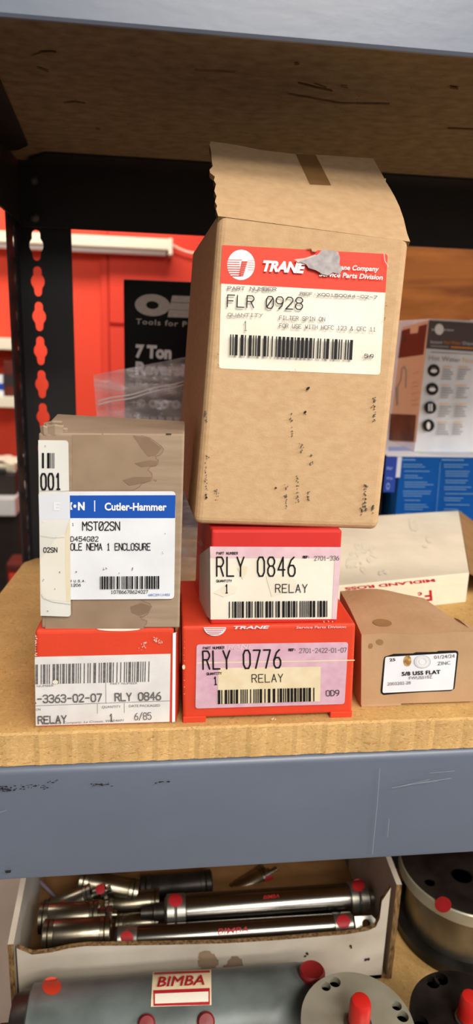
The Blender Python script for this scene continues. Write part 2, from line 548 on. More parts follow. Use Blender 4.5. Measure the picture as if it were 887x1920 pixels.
class Canvas:
    """flat printing on a surface; shapes are drawn in photograph pixels and lie on the surface itself"""

    def __init__(s, surf, ox=0, oy=0, sc=1.0, step=0.00006, base=0.00012):
        s.surf, s.ox, s.oy, s.sc = surf, ox, oy, sc
        s.mb = MB()
        s.curved = False
        s.layer = base
        s.step = step

    def p(s, q):
        return (s.ox + q[0] / s.sc, s.oy + q[1] / s.sc)

    def emit(s, pts, faces, m):
        vs = []
        for q in pts:
            P, N = s.surf(*s.p(q))
            vs.append(P + N * s.layer)
        # faces must look outwards
        if faces:
            f = faces[0]
            a, b, c = vs[f[0]], vs[f[1]], vs[f[2]]
            P, N = s.surf(*s.p(pts[f[0]]))
            if (b - a).cross(c - a).dot(N) < 0:
                faces = [list(f)[::-1] for f in faces]
        s.mb.add(vs, faces, m)

    def up(s, k=1):
        s.layer += s.step * k

    def poly(s, pts, m):
        s.up()
        s.emit(pts, [list(range(len(pts)))], m)

    def quad(s, a, b, c, d, m, nx=1, ny=1):
        s.up()
        pts, fs = [], []
        for j in range(ny + 1):
            v = j / ny
            for i in range(nx + 1):
                u = i / nx
                top = (a[0] + (b[0] - a[0]) * u, a[1] + (b[1] - a[1]) * u)
                bot = (d[0] + (c[0] - d[0]) * u, d[1] + (c[1] - d[1]) * u)
                pts.append((top[0] + (bot[0] - top[0]) * v, top[1] + (bot[1] - top[1]) * v))
        for j in range(ny):
            for i in range(nx):
                k = j * (nx + 1) + i
                fs.append([k, k + 1, k + nx + 2, k + nx + 1])
        s.emit(pts, fs, m)

    def rquad(s, a, b, c, d, r, m, which=(1, 1, 1, 1)):
        """quad with rounded corners of radius r"""
        s.up()
        cs = [Vector((x[0], x[1])) for x in (a, b, c, d)]
        pts = []
        for i in range(4):
            p0, p1, p2 = cs[i - 1], cs[i], cs[(i + 1) % 4]
            if not which[i]:
                pts.append(tuple(p1))
                continue
            d0 = (p0 - p1).normalized() * r
            d2 = (p2 - p1).normalized() * r
            for k in range(6):
                t = k / 5
                q = (p1 + d0) * (1 - t) ** 2 + p1 * 2 * t * (1 - t) + (p1 + d2) * t ** 2
                pts.append(tuple(q))
        s.emit(pts, [list(range(len(pts)))], m)

    def ell(s, c, rx, ry, m, rot=0.0, n=32, a0=0.0, a1=6.28318, r0=0.0):
        s.up()
        pts = []
        cr, sr = math.cos(rot), math.sin(rot)
        for k in range(n):
            a = a0 + (a1 - a0) * k / (n if a1 - a0 > 6.2 else n - 1)
            x, y = rx * math.cos(a), ry * math.sin(a)
            pts.append((c[0] + x * cr - y * sr, c[1] + x * sr + y * cr))
        if r0 > 0:
            full = len(pts)
            inner = [(c[0] + (x - c[0]) * r0, c[1] + (y - c[1]) * r0) for x, y in pts]
            fs = [[i, (i + 1) % full, full + (i + 1) % full, full + i] for i in range(full)]
            s.emit(pts + inner, fs, m)
        elif s.curved:
            allp, fs = [c], []
            nr = 6
            for j in range(1, nr + 1):
                allp += [(c[0] + (x - c[0]) * j / nr, c[1] + (y - c[1]) * j / nr) for x, y in pts]
            k = len(pts)
            fs += [[0, 1 + i, 1 + (i + 1) % k] for i in range(k)]
            for j in range(nr - 1):
                o = 1 + j * k
                fs += [[o + i, o + k + i, o + k + (i + 1) % k, o + (i + 1) % k] for i in range(k)]
            s.emit(allp, fs, m)
        else:
            s.emit(pts, [list(range(len(pts)))], m)

    def text(s, t, a, b, h, m, bold=0.02, shear=0.0, space=1.0):
        """a, b: both ends of the baseline; h: height of a capital (negative: upside down)"""
        s.up()
        vs, fs = font_mesh(t, bold, shear, space)
        dx, dy = b[0] - a[0], b[1] - a[1]
        L = math.hypot(dx, dy)
        ux, uy = dy / L * h, -dx / L * h
        if h < 0 or dx < 0:
            ux, uy = dy / L * abs(h), -dx / L * abs(h)
        s.emit([(a[0] + dx * x + ux * y, a[1] + dy * x + uy * y) for x, y in vs], fs, m)

    def line(s, pts, w, m, up=True):
        if up:
            s.up()
        vs, fs = [], []
        for i in range(len(pts) - 1):
            p, q = pts[i], pts[i + 1]
            dx, dy = q[0] - p[0], q[1] - p[1]
            L = math.hypot(dx, dy) or 1
            nx, ny = -dy / L * w / 2, dx / L * w / 2
            k = len(vs)
            vs += [(p[0] + nx, p[1] + ny), (q[0] + nx, q[1] + ny), (q[0] - nx, q[1] - ny), (p[0] - nx, p[1] - ny)]
            fs.append([k, k + 1, k + 2, k + 3])
        for p in pts:
            k = len(vs)
            vs += [(p[0] + w / 2 * math.cos(-a * math.pi / 4), p[1] + w / 2 * math.sin(-a * math.pi / 4)) for a in range(8)]
            fs.append(list(range(k + 7, k - 1, -1)))
        # orientation is fixed per face
        P = [s.surf(*s.p(q)) for q in vs]
        ks = [0] * len(vs)
        for i, f in enumerate(fs):
            for v_ in f:
                ks[v_] = i
        V = [a + n * (s.layer + 2.5e-6 * ks[i]) for i, (a, n) in enumerate(P)]
        out = []
        for f in fs:
            a, b, c = V[f[0]], V[f[1]], V[f[2]]
            out.append(f if (b - a).cross(c - a).dot(P[f[0]][1]) > 0 else f[::-1])
        s.mb.add(V, out, m)

    def stroke(s, t, a, b, h, m, w=2.0, gap=0.5):
        """plotter / dot-matrix lettering"""
        s.up()
        dx, dy = b[0] - a[0], b[1] - a[1]
        L = math.hypot(dx, dy)
        n = len(t)
        adv = 1.0 / (n - 1 + 4 / (4 + 4 * gap)) if n > 1 else 1.0
        cw = adv * (1 / (1 + gap)) if n > 1 else 1.0
        ux, uy = dy / L * h, -dx / L * h
        for i, ch in enumerate(t):
            for pl in STROKE.get(ch, []):
                q = []
                for x, y in pl:
                    u = i * adv + cw * x / 4
                    q.append((a[0] + dx * u + ux * y / 6, a[1] + dy * u + uy * y / 6))
                s.line(q, w, m, up=False)

    def bars(s, a, b, c, d, m, n=60, seed=1, dens=0.5):
        s.up()
        rnd = random.Random(seed)
        x = 0.0
        seq = []
        while x < n:
            w = rnd.choice((1, 1, 1, 2.4)) if rnd.random() < dens else rnd.choice((1, 2.4, 2.4))
            g = rnd.choice((1, 1, 1, 2.4))
            seq.append((x, x + w))
            x += w + g
        tot = seq[-1][1]
        pts, fs = [], []
        for x0, x1 in seq:
            k = len(pts)
            for u, (p, q) in ((x0 / tot, (a, b)), (x1 / tot, (a, b)), (x1 / tot, (d, c)), (x0 / tot, (d, c))):
                pts.append((p[0] + (q[0] - p[0]) * u, p[1] + (q[1] - p[1]) * u))
            fs.append([k, k + 1, k + 2, k + 3])
        s.emit(pts, fs, m)

    def specks(s, pts, m, r=0.8, seed=3, n=1, jit=2.0):
        s.up()
        rnd = random.Random(seed)
        for x, y in pts:
            for _ in range(n):
                s.up(0.12)
                cx, cy = x + rnd.uniform(-jit, jit), y + rnd.uniform(-jit, jit)
                rr = r * rnd.uniform(.4, 1.3)
                e = rnd.uniform(.6, 2.0)
                an = rnd.uniform(0, 3.1)
                q = [(cx + rr * math.cos(k * 1.0472) * e * math.cos(an) - rr * math.sin(k * 1.0472) * math.sin(an),
                      cy + rr * math.cos(k * 1.0472) * e * math.sin(an) + rr * math.sin(k * 1.0472) * math.cos(an)) for k in range(6)]
                s.emit(q, [[0, 1, 2, 3, 4, 5]], m)

    def build(s, name, parent):
        return s.mb.build(name, parent)

    def merge(s, o):
        """printing and marks that belong to the surface itself: join them into that mesh"""
        r = o
        while r.parent:
            r = r.parent
        off = r.location
        me = o.data
        bm = bmesh.new()
        bm.from_mesh(me)
        vs = [bm.verts.new(p - off) for p in s.mb.v]
        slots = []
        for m in s.mb.mats:
            names = [q.name if q else '' for q in me.materials]
            if m.name not in names:
                me.materials.append(m)
                names.append(m.name)
            slots.append(names.index(m.name))
        for f, k in zip(s.mb.f, s.mb.m):
            try:
                bf = bm.faces.new([vs[i] for i in f])
                bf.material_index = slots[k]
            except ValueError:
                pass
        bm.to_mesh(me)
        bm.free()


def plane3(p0, p1, p2):
    """surface through three points, normal towards the camera"""
    n = (p1 - p0).cross(p2 - p0).normalized()
    if n.dot(CAM - p0) < 0:
        n = -n

    def f(px, py):
        d = ray(px, py)
        t = (p0 - CAM).dot(n) / d.dot(n)
        return CAM + d * t, n
    return f


def cyl_surf(c, ax, r):
    """surface of a cylinder (c on the axis, ax unit direction)"""
    def f(px, py):
        d = ray(px, py)
        o = CAM - c
        dd = d - ax * d.dot(ax)
        oo = o - ax * o.dot(ax)
        A, B, C_ = dd.dot(dd), 2 * dd.dot(oo), oo.dot(oo) - r * r
        D = max(B * B - 4 * A * C_, 0)
        t = (-B - math.sqrt(D)) / (2 * A)
        P = CAM + d * t
        n = (P - c) - ax * (P - c).dot(ax)
        return P, n.normalized()
    return f


def plate(outer, holes, P0, U, V, thick, m, name=None, parent=None, mb=None, bevel=0.0):
    """flat plate with holes: 2D outlines in U,V from P0, extruded backwards by thick along U x V"""
    cu = bpy.data.curves.new('outline', 'CURVE')
    cu.dimensions = '2D'
    cu.fill_mode = 'BOTH'
    for pts in [outer] + holes:
        sp = cu.splines.new('POLY')
        sp.points.add(len(pts) - 1)
        for i, (x, y) in enumerate(pts):
            sp.points[i].co = (x, y, 0, 1)
        sp.use_cyclic_u = True
    cu.extrude = thick / 2
    cu.bevel_depth = bevel
    o = bpy.data.objects.new('outline', cu)
    COL.objects.link(o)
    dg = bpy.context.evaluated_depsgraph_get()
    me = bpy.data.meshes.new_from_object(o.evaluated_get(dg))
    U, V = Vector(U).normalized(), Vector(V).normalized()
    N = U.cross(V)
    P0 = Vector(P0)
    vs = [P0 + U * v.co.x + V * v.co.y + N * (v.co.z - thick / 2) for v in me.vertices]
    fs = [list(p.vertices) for p in me.polygons]
    bpy.data.objects.remove(o)
    bpy.data.curves.remove(cu)
    bpy.data.meshes.remove(me)
    if mb is None:
        mb = MB()
    mb.add(vs, fs, m)
    if name:
        return mb.build(name, parent)
    return mb


def sweep_x(prof, x0, x1, m, mb=None, smooth=False, nx=1):
    """closed profile of (y, z) extruded from x0 to x1"""
    mb = mb or MB()
    n = len(prof)
    vs = []
    for k in range(nx + 1):
        x = x0 + (x1 - x0) * k / nx
        vs += [(x, y, z) for y, z in prof]
    fs = [list(range(n)), [nx * n + i for i in range(n)][::-1]]
    for k in range(nx):
        for i in range(n):
            j = (i + 1) % n
            fs.append([k * n + j, k * n + i, (k + 1) * n + i, (k + 1) * n + j])
    mb.add(vs, fs, m, smooth)
    return mb


Z0 = 1.30                      # height of the lens above the floor
ZT = Z0 - 0.2279               # top of the middle shelf
ZBB = Z0 - 0.2496              # top of the front beam under it
ZL = Z0 - 0.524                # top of the bottom shelf
ZU = Z0 + 0.157                # underside of the upper shelf
YF = 0.36                      # front of the shelving

# ------------------------------------------------------------------ the room
mb = MB()
mb.box((-3.5, -3.5, -0.05), (3.5, 2.6, 0.0), M_FLOOR)
tag(mb.build('floor'), kind='structure')
mb = MB()
mb.box((-3.5, 2.6, 0), (1.2, 2.68, 2.9), M_WALLRED)
tag(mb.build('wall_back'), kind='structure')
mb = MB()
p = at(205, 600, 1, 2.575)
mb.box((p.x, 2.58, 0.2), (1.15, 2.6, 1.30 + 0.02), M_WALLRED2, 0.003)
mb.box((p.x, 2.58, 1.335), (1.15, 2.6, 2.1), M_WALLRED2, 0.003)
mb.box((p.x - 0.03, 2.585, 0.2), (p.x - 0.004, 2.6, 2.1), M_WALLRED2, 0.003)
tag(mb.build('trim_1'), kind='structure')
mb = MB()
mb.box((0.2, 1.25, 0), (3.5, 1.27, 2.9), M_WOOD)
tag(mb.build('wall_right'), kind='structure')


# ------------------------------------------------------------------ shelving
def keyhole(cx, cy, k=1.0):
    h, w, b, bh = 0.0145, 0.0042, 0.0068, 0.0052      # half height, neck, belly, half belly height
    a = []
    for t in range(9):                       # rounded top, right to left
        an = math.pi * t / 8
        a.append((cx + w * math.cos(an), cy + h - w + w * math.sin(an)))
    for x, y in ((-w, bh + .0012), (-b + .0008, bh * .72), (-b, bh * .3), (-b, -bh * .3), (-b + .0008, -bh * .72), (-w, -bh - .0012)):
        a.append((cx + x, cy + y))
    for t in range(9):
        an = math.pi + math.pi * t / 8
        a.append((cx + w * .92 * math.cos(an), cy - h + w + w * math.sin(an)))
    for x, y in ((w, -bh - .0012), (b - .0008, -bh * .72), (b, -bh * .3), (b, bh * .3), (b - .0008, bh * .72), (w, bh + .0012)):
        a.append((cx + x, cy + y))
    return a


YP = 0.74                                       # back posts
unit = thing('shelving_unit', (0.3, 0.55, 0), 'boltless steel shelving frame with grey front beams and black slotted back post', 'shelving')


def angle_post(x, y, sx, sy, parent, holes_z, m, z1=1.95):
    """slotted angle post: one flange along x, one along y"""
    wx, wy = 0.051, 0.052
    mb = MB()
    hz = [z for z in holes_z]
    if sx > 0:
        plate([(0, 0), (wx, 0), (wx, z1), (0, z1)], [keyhole(0.0165, z) for z in hz], (x, y, 0), (1, 0, 0), (0, 0, 1), 0.002, m, mb=mb)
    else:
        plate([(-wx, 0), (0, 0), (0, z1), (-wx, z1)], [keyhole(-0.0165, z) for z in hz], (x, y, 0), (1, 0, 0), (0, 0, 1), 0.002, m, mb=mb)
    if sy < 0:
        plate([(0, 0), (-wy, 0), (-wy, z1), (0, z1)][::-1], [keyhole(-0.024, z) for z in hz], (x, y, 0), (0, 1, 0), (0, 0, 1), 0.002, m, mb=mb)
    else:
        plate([(0, 0), (wy, 0), (wy, z1), (0, z1)], [keyhole(0.024, z) for z in hz], (x, y, 0), (0, 1, 0), (0, 0, 1), 0.002, m, mb=mb)
    return mb.build('post', parent)


pk = at(68, 460, 1, YP)
hs = [pk.z - 0.0342 * k for k in range(-14, 24)]
pf = at(42, 590, 1, YP)
PX = pf.x
angle_post(PX, YP, 1, -1, unit, hs, M_BLACK)
angle_post(0.80, YP, -1, -1, unit, hs[::6], M_BLACK)
PFX = -0.178
angle_post(PFX, YF + 0.004, 1, 1, unit, hs[::6], M_GREY)
angle_post(0.80, YF + 0.004, -1, 1, unit, hs[::6], M_GREY)


def front_beam(z0, z1, lip, name='front_beam'):
    """pressed beam: face with a rolled top edge and a ledge that carries the board"""
    t = 0.002
    r = 0.0055
    prof = []
    y = YF
    prof.append((y + 0.012, z0))
    prof.append((y + 0.0025, z0))
    prof.append((y + 0.0006, z0 + 0.001))
    prof.append((y, z0 + 0.003))
    for k in range(0, 9):
        a = math.pi - (math.pi / 2) * k / 8
        prof.append((y + r + r * math.cos(a), z1 - r + r * math.sin(a)))
    prof.append((y + 0.03, z1))
    prof.append((y + 0.03, z1 - t))
    for k in range(8, -1, -1):
        a = math.pi - (math.pi / 2) * k / 8
        prof.append((y + r + (r - t) * math.cos(a), z1 - r + (r - t) * math.sin(a)))
    prof.append((y + t, z0 + 0.003))
    prof.append((y + 0.012, z0 + 0.0022))
    mb = sweep_x(prof, PFX - 0.003, 0.803, M_GREY, smooth=True)
    return mb.build(name, unit)


ZFB0 = Z0 - 0.3656 * 0.9
b_mid = front_beam(ZFB0, ZBB, None)
# the upper beam hangs a little below the board and carries it on an inner ledge
t = 0.002
zb0 = Z0 + 0.1512 * 0.9
mb = MB()
sweep_x([(YF + 0.0022, zb0), (YF + 0.001, zb0 + .0002), (YF, zb0 + 0.0015), (YF, zb0 + 0.082), (YF + 0.004, zb0 + 0.086), (YF + 0.012, zb0 + 0.086),
         (YF + 0.012, zb0 + 0.084), (YF + 0.004, zb0 + 0.084), (YF + t, zb0 + 0.08), (YF + 0.0026, zb0 + 0.003)],
        PFX - 0.003, 0.803, M_GREY, mb)
mb.box((PFX, YF + t, ZU - 0.002), (0.80, YF + 0.012, ZU), M_GREY)
mb.build('front_beam', unit)
# bottom front beam (below the picture)
mb = MB()
mb.box((PFX - 0.003, YF - 0.055, ZL - 0.10), (0.803, YF - 0.052, ZL - 0.022), M_GREY)
mb.box((PFX - 0.003, YF - 0.055, ZL - 0.024), (0.803, YF, ZL - 0.022), M_GREY)
mb.build('front_beam', unit)

# scuffs and scratches on the middle front beam
cv = Canvas(plane3(Vector((0, YF, 1)), Vector((1, YF, 1)), Vector((0, YF, 0))))
rnd = random.Random(5)
for x0, y0, L, n in ((0, 1476, 85, 46), (170, 1466, 40, 18), (290, 1460, 22, 8), (90, 1456, 25, 6)):
    for k in range(n):
        x = x0 + rnd.random() ** 1.6 * L
        y = y0 + rnd.uniform(-3, 3) - (x - x0) * 0.06
        w, h = rnd.uniform(1, 9), rnd.uniform(.4, 2.0)
        cv.poly([(x, y), (x + w * .5, y - h), (x + w, y - .3), (x + w * .6, y + h * .7)], M_SCUFF)
cv.poly([(12, 1621), (24, 1620), (23, 1625), (14, 1626)], M_SCUFF)
for pts, w in (([(708, 1432), (703, 1500), (694, 1592)], .9), ([(725, 1526), (722, 1560)], .8), ([(730, 1468), (790, 1457), (840, 1450)], 1.2), ([(740, 1466), (800, 1452)], .8),
               ([(800, 1440), (846, 1436)], 1.0), ([(755, 1462), (815, 1455)], .7), ([(4, 1512), (16, 1508)], 1.0), ([(300, 1418), (320, 1424)], .7)):
    cv.line(pts, w * .7, M_SCRATCH)
cv.merge(b_mid)

# black back beam under the upper board with its forward ledge, and the left side beam
zbb = at(130, 430, 1, 0.733).z
mb = MB()
xr0 = at(100, 300, 2, ZU).x
mb.box((PX + 0.003, 0.731, zbb), (0.80, 0.7335, ZU - 0.001), M_BLACK, 0.0006)
pA = [(PX + 0.036, 0.690), (0.80, 0.690), (0.80, 0.7325), (PX + 0.012, 0.7325), (PX + 0.018, 0.712)]
mb.add([(x, y, ZU - 0.0002) for x, y in pA] + [(x, y, ZU - 0.0022) for x, y in pA],
       [[0, 1, 2, 3, 4], [9, 8, 7, 6, 5]] + [[i, i + 5, (i + 1) % 5 + 5, (i + 1) % 5] for i in range(5)], M_BLACK)
mb.build('back_beam', unit)
for px, py in ((63, 337), (65, 408)):
    c = at(px, py, 1, 0.7305)
    mb = MB()
    M = Matrix.Translation(c) @ Matrix.Rotation(math.pi / 2, 4, 'X')
    mb.lathe([(0.0046, -0.001), (0.0046, 0.0006), (0.0040, 0.0022), (0.0022, 0.0034), (0.0, 0.0038)], M_RIVET, M, 20)
    mb.build('rivet', unit)
mb = MB()
mb.box((PX + 0.003, 0.731, ZT - 0.10), (0.80, 0.7335, ZT - 0.023), M_BLACK)
mb.build('back_beam', unit)
mb = MB()
mb.box((PX + 0.003, 0.731, ZL - 0.10), (0.80, 0.7335, ZL - 0.022), M_BLACK)
mb.build('back_beam', unit)
SBX = PX + 0.0025
mb = MB()
zs0 = at(4, 392, 0, SBX).z
mb.box((SBX, YF + 0.05, zs0), (SBX + 0.002, 0.728, ZU - 0.001), M_BLACK)
q0, q1 = at(0, 147, 2, ZU), at(56, 274, 2, ZU)
pS = [(SBX, YF + 0.05), (q0.x + 0.012, YF + 0.05), (q0.x, q0.y), (q1.x, q1.y - 0.01), (q1.x - 0.012, q1.y + 0.008), (SBX, q1.y + 0.012)]
n = len(pS)
mb.add([(x, y, ZU - 0.0002) for x, y in pS] + [(x, y, ZU - 0.0022) for x, y in pS],
       [list(range(n)), list(range(2 * n - 1, n - 1, -1))] + [[i, i + n, (i + 1) % n + n, (i + 1) % n] for i in range(n)], M_BLACK)
mb.build('side_beam', unit)
mb = MB()
mb.box((PX + 0.001, YF + 0.02, ZT - 0.085), (PX + 0.003, 0.73, ZT - 0.024), M_BLACK)
mb.build('side_beam', unit)


def board(name, outline, z0, z1, label, rough_front=None, under=M_BOARD_TOP):
    """particle board deck of a given outline; front edge slightly crumbly"""
    pts = list(outline)
    if rough_front:
        (x0, y0), (x1, y1) = pts[0], pts[1]
        nn = rough_front
        rr = random.Random(4)
        mid = []
        for k in range(1, nn):
            mid.append((x0 + (x1 - x0) * k / nn, y0 + (y1 - y0) * k / nn + rr.uniform(-.0004, .0004)))
        pts = [pts[0]] + mid + pts[1:]
    n = len(pts)
    mb = MB()
    e = 0.0012
    cx = sum(p[0] for p in outline) / len(outline)
    cy_ = sum(p[1] for p in outline) / len(outline)

    def ins(p):
        return (p[0] + (e if p[0] < cx else -e), p[1] + (e if p[1] < cy_ else -e))
    vb = [(x, y, z0) for x, y in pts]
    vm = [(x, y, z1 - e) for x, y in pts]
    vt = [(*ins(p_), z1) for p_ in pts]
    mb.add(vt, [list(range(n))], M_BOARD_TOP)
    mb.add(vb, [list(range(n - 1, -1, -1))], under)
    mb.add(vb + vm + vt, [[i, (i + 1) % n, n + (i + 1) % n, n + i] for i in range(n)] + [[n + i, n + (i + 1) % n, 2 * n + (i + 1) % n, 2 * n + i] for i in range(n)], M_BOARD_EDGE)
    return tag(mb.build(name), label, 'shelf board')


bl0, bl1, bl2 = at(0, 1110, 2, ZT), at(44, 1054, 2, ZT), at(82, 1043.5, 2, ZT)
board('shelf_board', [(-0.150, YF + 0.0015), (0.795, YF + 0.0015), (0.795, 0.686), (bl2.x, bl2.y - 0.003), (bl2.x - 0.008, bl2.y - 0.005), (bl1.x, bl1.y), (bl0.x, bl0.y)],
      ZBB + 0.0003, ZT, 'particle board deck of the middle shelf carrying the relay boxes', rough_front=300)
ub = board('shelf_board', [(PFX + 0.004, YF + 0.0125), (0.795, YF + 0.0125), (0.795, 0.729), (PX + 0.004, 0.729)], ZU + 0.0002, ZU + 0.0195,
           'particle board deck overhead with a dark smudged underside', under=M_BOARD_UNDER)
# dark rubbed marks on the underside
cv = Canvas(plane3(Vector((0, 0, ZU)), Vector((1, 0, ZU)), Vector((0, 1, ZU))))
M_RUB = mat('rubbed_mark', (66, 50, 34), 0.85, 0, c2=(92, 74, 52), scale=160, spec=0.1)
for pts, w in (([(560, 155), (590, 163), (622, 170)], 3.2), ([(590, 156), (612, 164)], 1.6), ([(75, 97), (95, 96), (104, 97)], 3), ([(60, 103), (76, 98)], 1.6),
               ([(120, 192), (140, 190), (160, 193)], 1.5), ([(540, 175), (640, 193), (730, 194)], 1.6), ([(840, 240), (887, 242)], 1.8), ([(365, 130), (440, 134)], 1.4),
               ([(70, 125), (90, 132)], 2.0), ([(845, 162), (858, 164)], 3.5), ([(554, 118), (560, 117)], 3.4), ([(640, 160), (652, 162)], 2.0), ([(180, 240), (188, 241)], 1.5)):
    cv.line(pts, w, M_RUB)
cv.specks([(rnd.uniform(10, 880), rnd.uniform(70, 260)) for _ in range(150)], M_RUB, 0.7, 8)
cv.merge(ub)
board('shelf_board', [(-0.104, YF - 0.054), (0.795, YF - 0.054), (0.795, 0.729), (-0.104, 0.729)], ZL - 0.0195, ZL,
      'particle board deck of the bottom shelf under the cylinders and pumps', rough_front=60)

# second unit standing back to back behind
unit2 = thing('shelving_unit', (0.35, 1.0, 0), 'second black shelving frame behind holding the blue and hot water cartons', 'shelving')
for x, y, sx, sy in ((-0.055, 0.752, 1, 1), (0.80, 0.752, -1, 1), (-0.055, 1.20, 1, -1), (0.80, 1.20, -1, -1)):
    mb = MB()
    z1 = ZT - 0.022
    mb.box((min(x, x + sx * .04), y, 0), (max(x, x + sx * .04), y + .002, z1), M_BLACK)
    mb.box((x, min(y, y + sy * .04), 0), (x + .002, max(y, y + sy * .04), z1), M_BLACK)
    mb.build('post', unit2)
for y in (0.750, 1.2005):
    mb = MB()
    mb.box((-0.055, y, ZT - 0.09), (0.80, y + .002, ZT - 0.022), M_BLACK)
    mb.build('beam', unit2)
board('shelf_board', [(-0.055, 0.748), (0.80, 0.748), (0.80, 1.205), (-0.055, 1.205)], ZT - 0.0195, ZT, 'particle board deck behind, under the blue carton')


# ------------------------------------------------------------------ cartons: helpers
def carton(name, loc, label, group=None, cat='box'):
    return thing(name, loc, label, cat, group)


def hexcorner(fl, fr, tl, tr, depth_vec):
    """front-left, front-right (bottom), top-left, top-right, plus the depth direction"""
    d = Vector(depth_vec)
    return [fl, fr, fr + d, fl + d, tl, tr, tr + d, tl + d]


# ------------------------------------------------------------------ A: lower-left red relay carton
YA = 0.3672
fl, fr = at(67, 1363, 1, YA), at(326, 1358, 1, YA)
fl.z = fr.z = ZT
ztop = Z0 - 0.1656
tl, tr = at(65, 1181, 1, YA), at(326, 1180, 1, YA)
tl.z = tr.z = ztop
rA = carton('relay_box', ((fl.x + fr.x) / 2, YA + 0.04, ZT), 'red relay carton dated 6/85 under the grey-brown enclosure box', 'relay cartons')
mb = MB()
mb.hexa(hexcorner(fl, fr, tl, tr, (0.003, 0.082, 0)), M_RED, 0.0022, 3)
mb.build('body', rA)
# side flap that stands out at the right, white inside
c0, c1 = at(327, 1357, 1, YA + .001), at(335, 1355, 1, YA + .012)
mb = MB()
for a, b_, m, o in ((at(324, 1188, 1, YA - .0006), at(330, 1190, 1, YA - .0002), M_LABELW, 0), (at(330, 1190, 1, YA - .0002), at(335, 1200, 1, YA + .012), M_RED, 1)):
    a = Vector((a.x, a.y, 0))
    b_ = Vector((b_.x, b_.y, 0))
    n2 = Vector((0.0008, 0.0010, 0))
    z0, z1 = ZT + 0.001, ztop - 0.003
    mb.add([a + Vector((0, 0, z0)), b_ + Vector((0, 0, z0)), b_ + Vector((0, 0, z1 - .002 * o)), a + Vector((0, 0, z1)),
            a + n2 + Vector((0, 0, z0)), b_ + n2 + Vector((0, 0, z0)), b_ + n2 + Vector((0, 0, z1 - .002 * o)), a + n2 + Vector((0, 0, z1))],
           [[0, 1, 2, 3], [7, 6, 5, 4], [0, 4, 5, 1], [1, 5, 6, 2], [2, 6, 7, 3], [3, 7, 4, 0]], m)
mb.build('end_flap', rA)['label'] = 'white edged end flap'
cv = Canvas(plane3(fl, fr, tl), 60, 1170, 3.059)
cv.quad((16, 188), (795, 170), (789, 560), (22, 583), M_PAPERG)
cv.ell((497, 26), 124, 14, M_LABEL, n=24, a0=0.0, a1=3.1416)
cv.bars((20, 232), (675, 213), (672, 330), (20, 345), M_INKG, 104, 11, 0.55)
cv.text('NUMBER', (28, 361), (125, 357), 12, M_INKG, 0.0)
cv.text('PART NUMBER', (450, 347), (605, 343), 12, M_INKG, 0.0)
cv.line([(22, 467), (400, 452), (790, 438)], 2.2, M_INKG)
cv.line([(423, 335), (425, 452)], 2.4, M_INKG)
cv.line([(376, 456), (376, 510)], 2.2, M_INKG)
cv.line([(530, 450), (530, 505)], 2.2, M_INKG)
cv.stroke('-3363-02-07', (32, 448), (400, 440), 42, M_INKG, 8, .35)
cv.poly([(18, 446), (26, 446), (26, 454), (18, 454)], M_INKG)
cv.stroke('RLY 0846', (478, 437), (738, 430), 42, M_INKG, 8, .35)
cv.text('ON', (24, 492), (50, 491), 13, M_INKG, 0.0)
cv.text('QUANTITY', (402, 478), (510, 475), 14, M_INKG, 0.0)
cv.text('DATE PACKAGED', (557, 472), (735, 468), 14, M_INKG, 0.0)
cv.stroke('RELAY', (38, 566), (198, 560), 40, M_INKG, 8, .35)
cv.stroke('1', (446, 552), (468, 551), 40, M_INKG, 7)
cv.stroke('6/85', (590, 544), (684, 540), 38, M_INKG, 4.5, .35)
cv.text('The Trane Company, La Crosse, WI 54601', (60, 572), (528, 551), 13, M_INKG, 0.0, 0.25)
cv.ell((136, 327), 16, 12, M_AGED2)
cv.specks([(640, 120), (720, 85), (735, 92), (650, 110), (625, 135), (705, 80)], M_WEAR, 3.5, 2, 5, 12)
cv.specks([(26, 60 + k * 14) for k in range(10)], M_WEAR, 3, 4, 2, 4)
cv.build('label', rA)['label'] = 'white label with bar code'

# ------------------------------------------------------------------ C: red relay carton, right of A
YC = 0.3668
fl, fr = at(343, 1356, 1, YC), at(660, 1347, 1, YC)
fl.z = fr.z = ZT
zc = Z0 - 0.1646
tl, tr = at(341, 1171, 1, YC), at(667, 1175, 1, YC)
tl.z = tr.z = zc
rC = carton('relay_box', ((fl.x + fr.x) / 2, YC + 0.04, ZT), 'red relay carton marked RLY 0776 with a pink label', 'relay cartons')
mb = MB()
up = Vector((0, 0, 0.0026))
dC = (0.0012, 0.078, 0)
mb.hexa(hexcorner(fl + up + Vector((0, .0008, 0)), fr + up + Vector((0, .0008, 0)), tl, tr, dC), M_RED, 0.002, 3)
mb.build('body', rC)
for a, b_ in (((343, 1356), (386, 1355)), ((619, 1347), (660, 1346))):
    p0, p1 = at(*a, 1, YC), at(*b_, 1, YC)
    mb = MB()
    mb.box((p0.x, YC, ZT), (p1.x, YC + 0.07, ZT + 0.004), M_RED, 0.0006)
    mb.build('bottom_flap', rC)
cv = Canvas(plane3(fl, fr, tl), 320, 1140, 2.464)
cv.rquad((120, 168), (820, 157), (803, 443), (114, 464), 14, M_LILAC)
cv.quad((120, 250), (850, 238), (850, 243), (120, 256), M_CREAM)
cv.quad((221, 276), (693, 270), (690, 430), (216, 442), M_CREAM)
cv.text('TRANE', (238, 190), (385, 186), 22, M_PINK, 0.03, 0.2)
cv.stroke('PART NUMBER', (150, 190), (248, 187), 11, M_INK, 2.4, .3)
cv.stroke('RLY 0776', (150, 281), (508, 274), 83, M_INK, 7.5, .55)
cv.stroke('REF:', (545, 197), (578, 196), 10, M_INK, 3, .3)
cv.stroke('2701-2422-01-07', (595, 205), (812, 202), 20, M_INKG, 2.4, .35)
cv.stroke('QUANTITY', (167, 307), (235, 304), 10, M_INK, 2.4, .3)
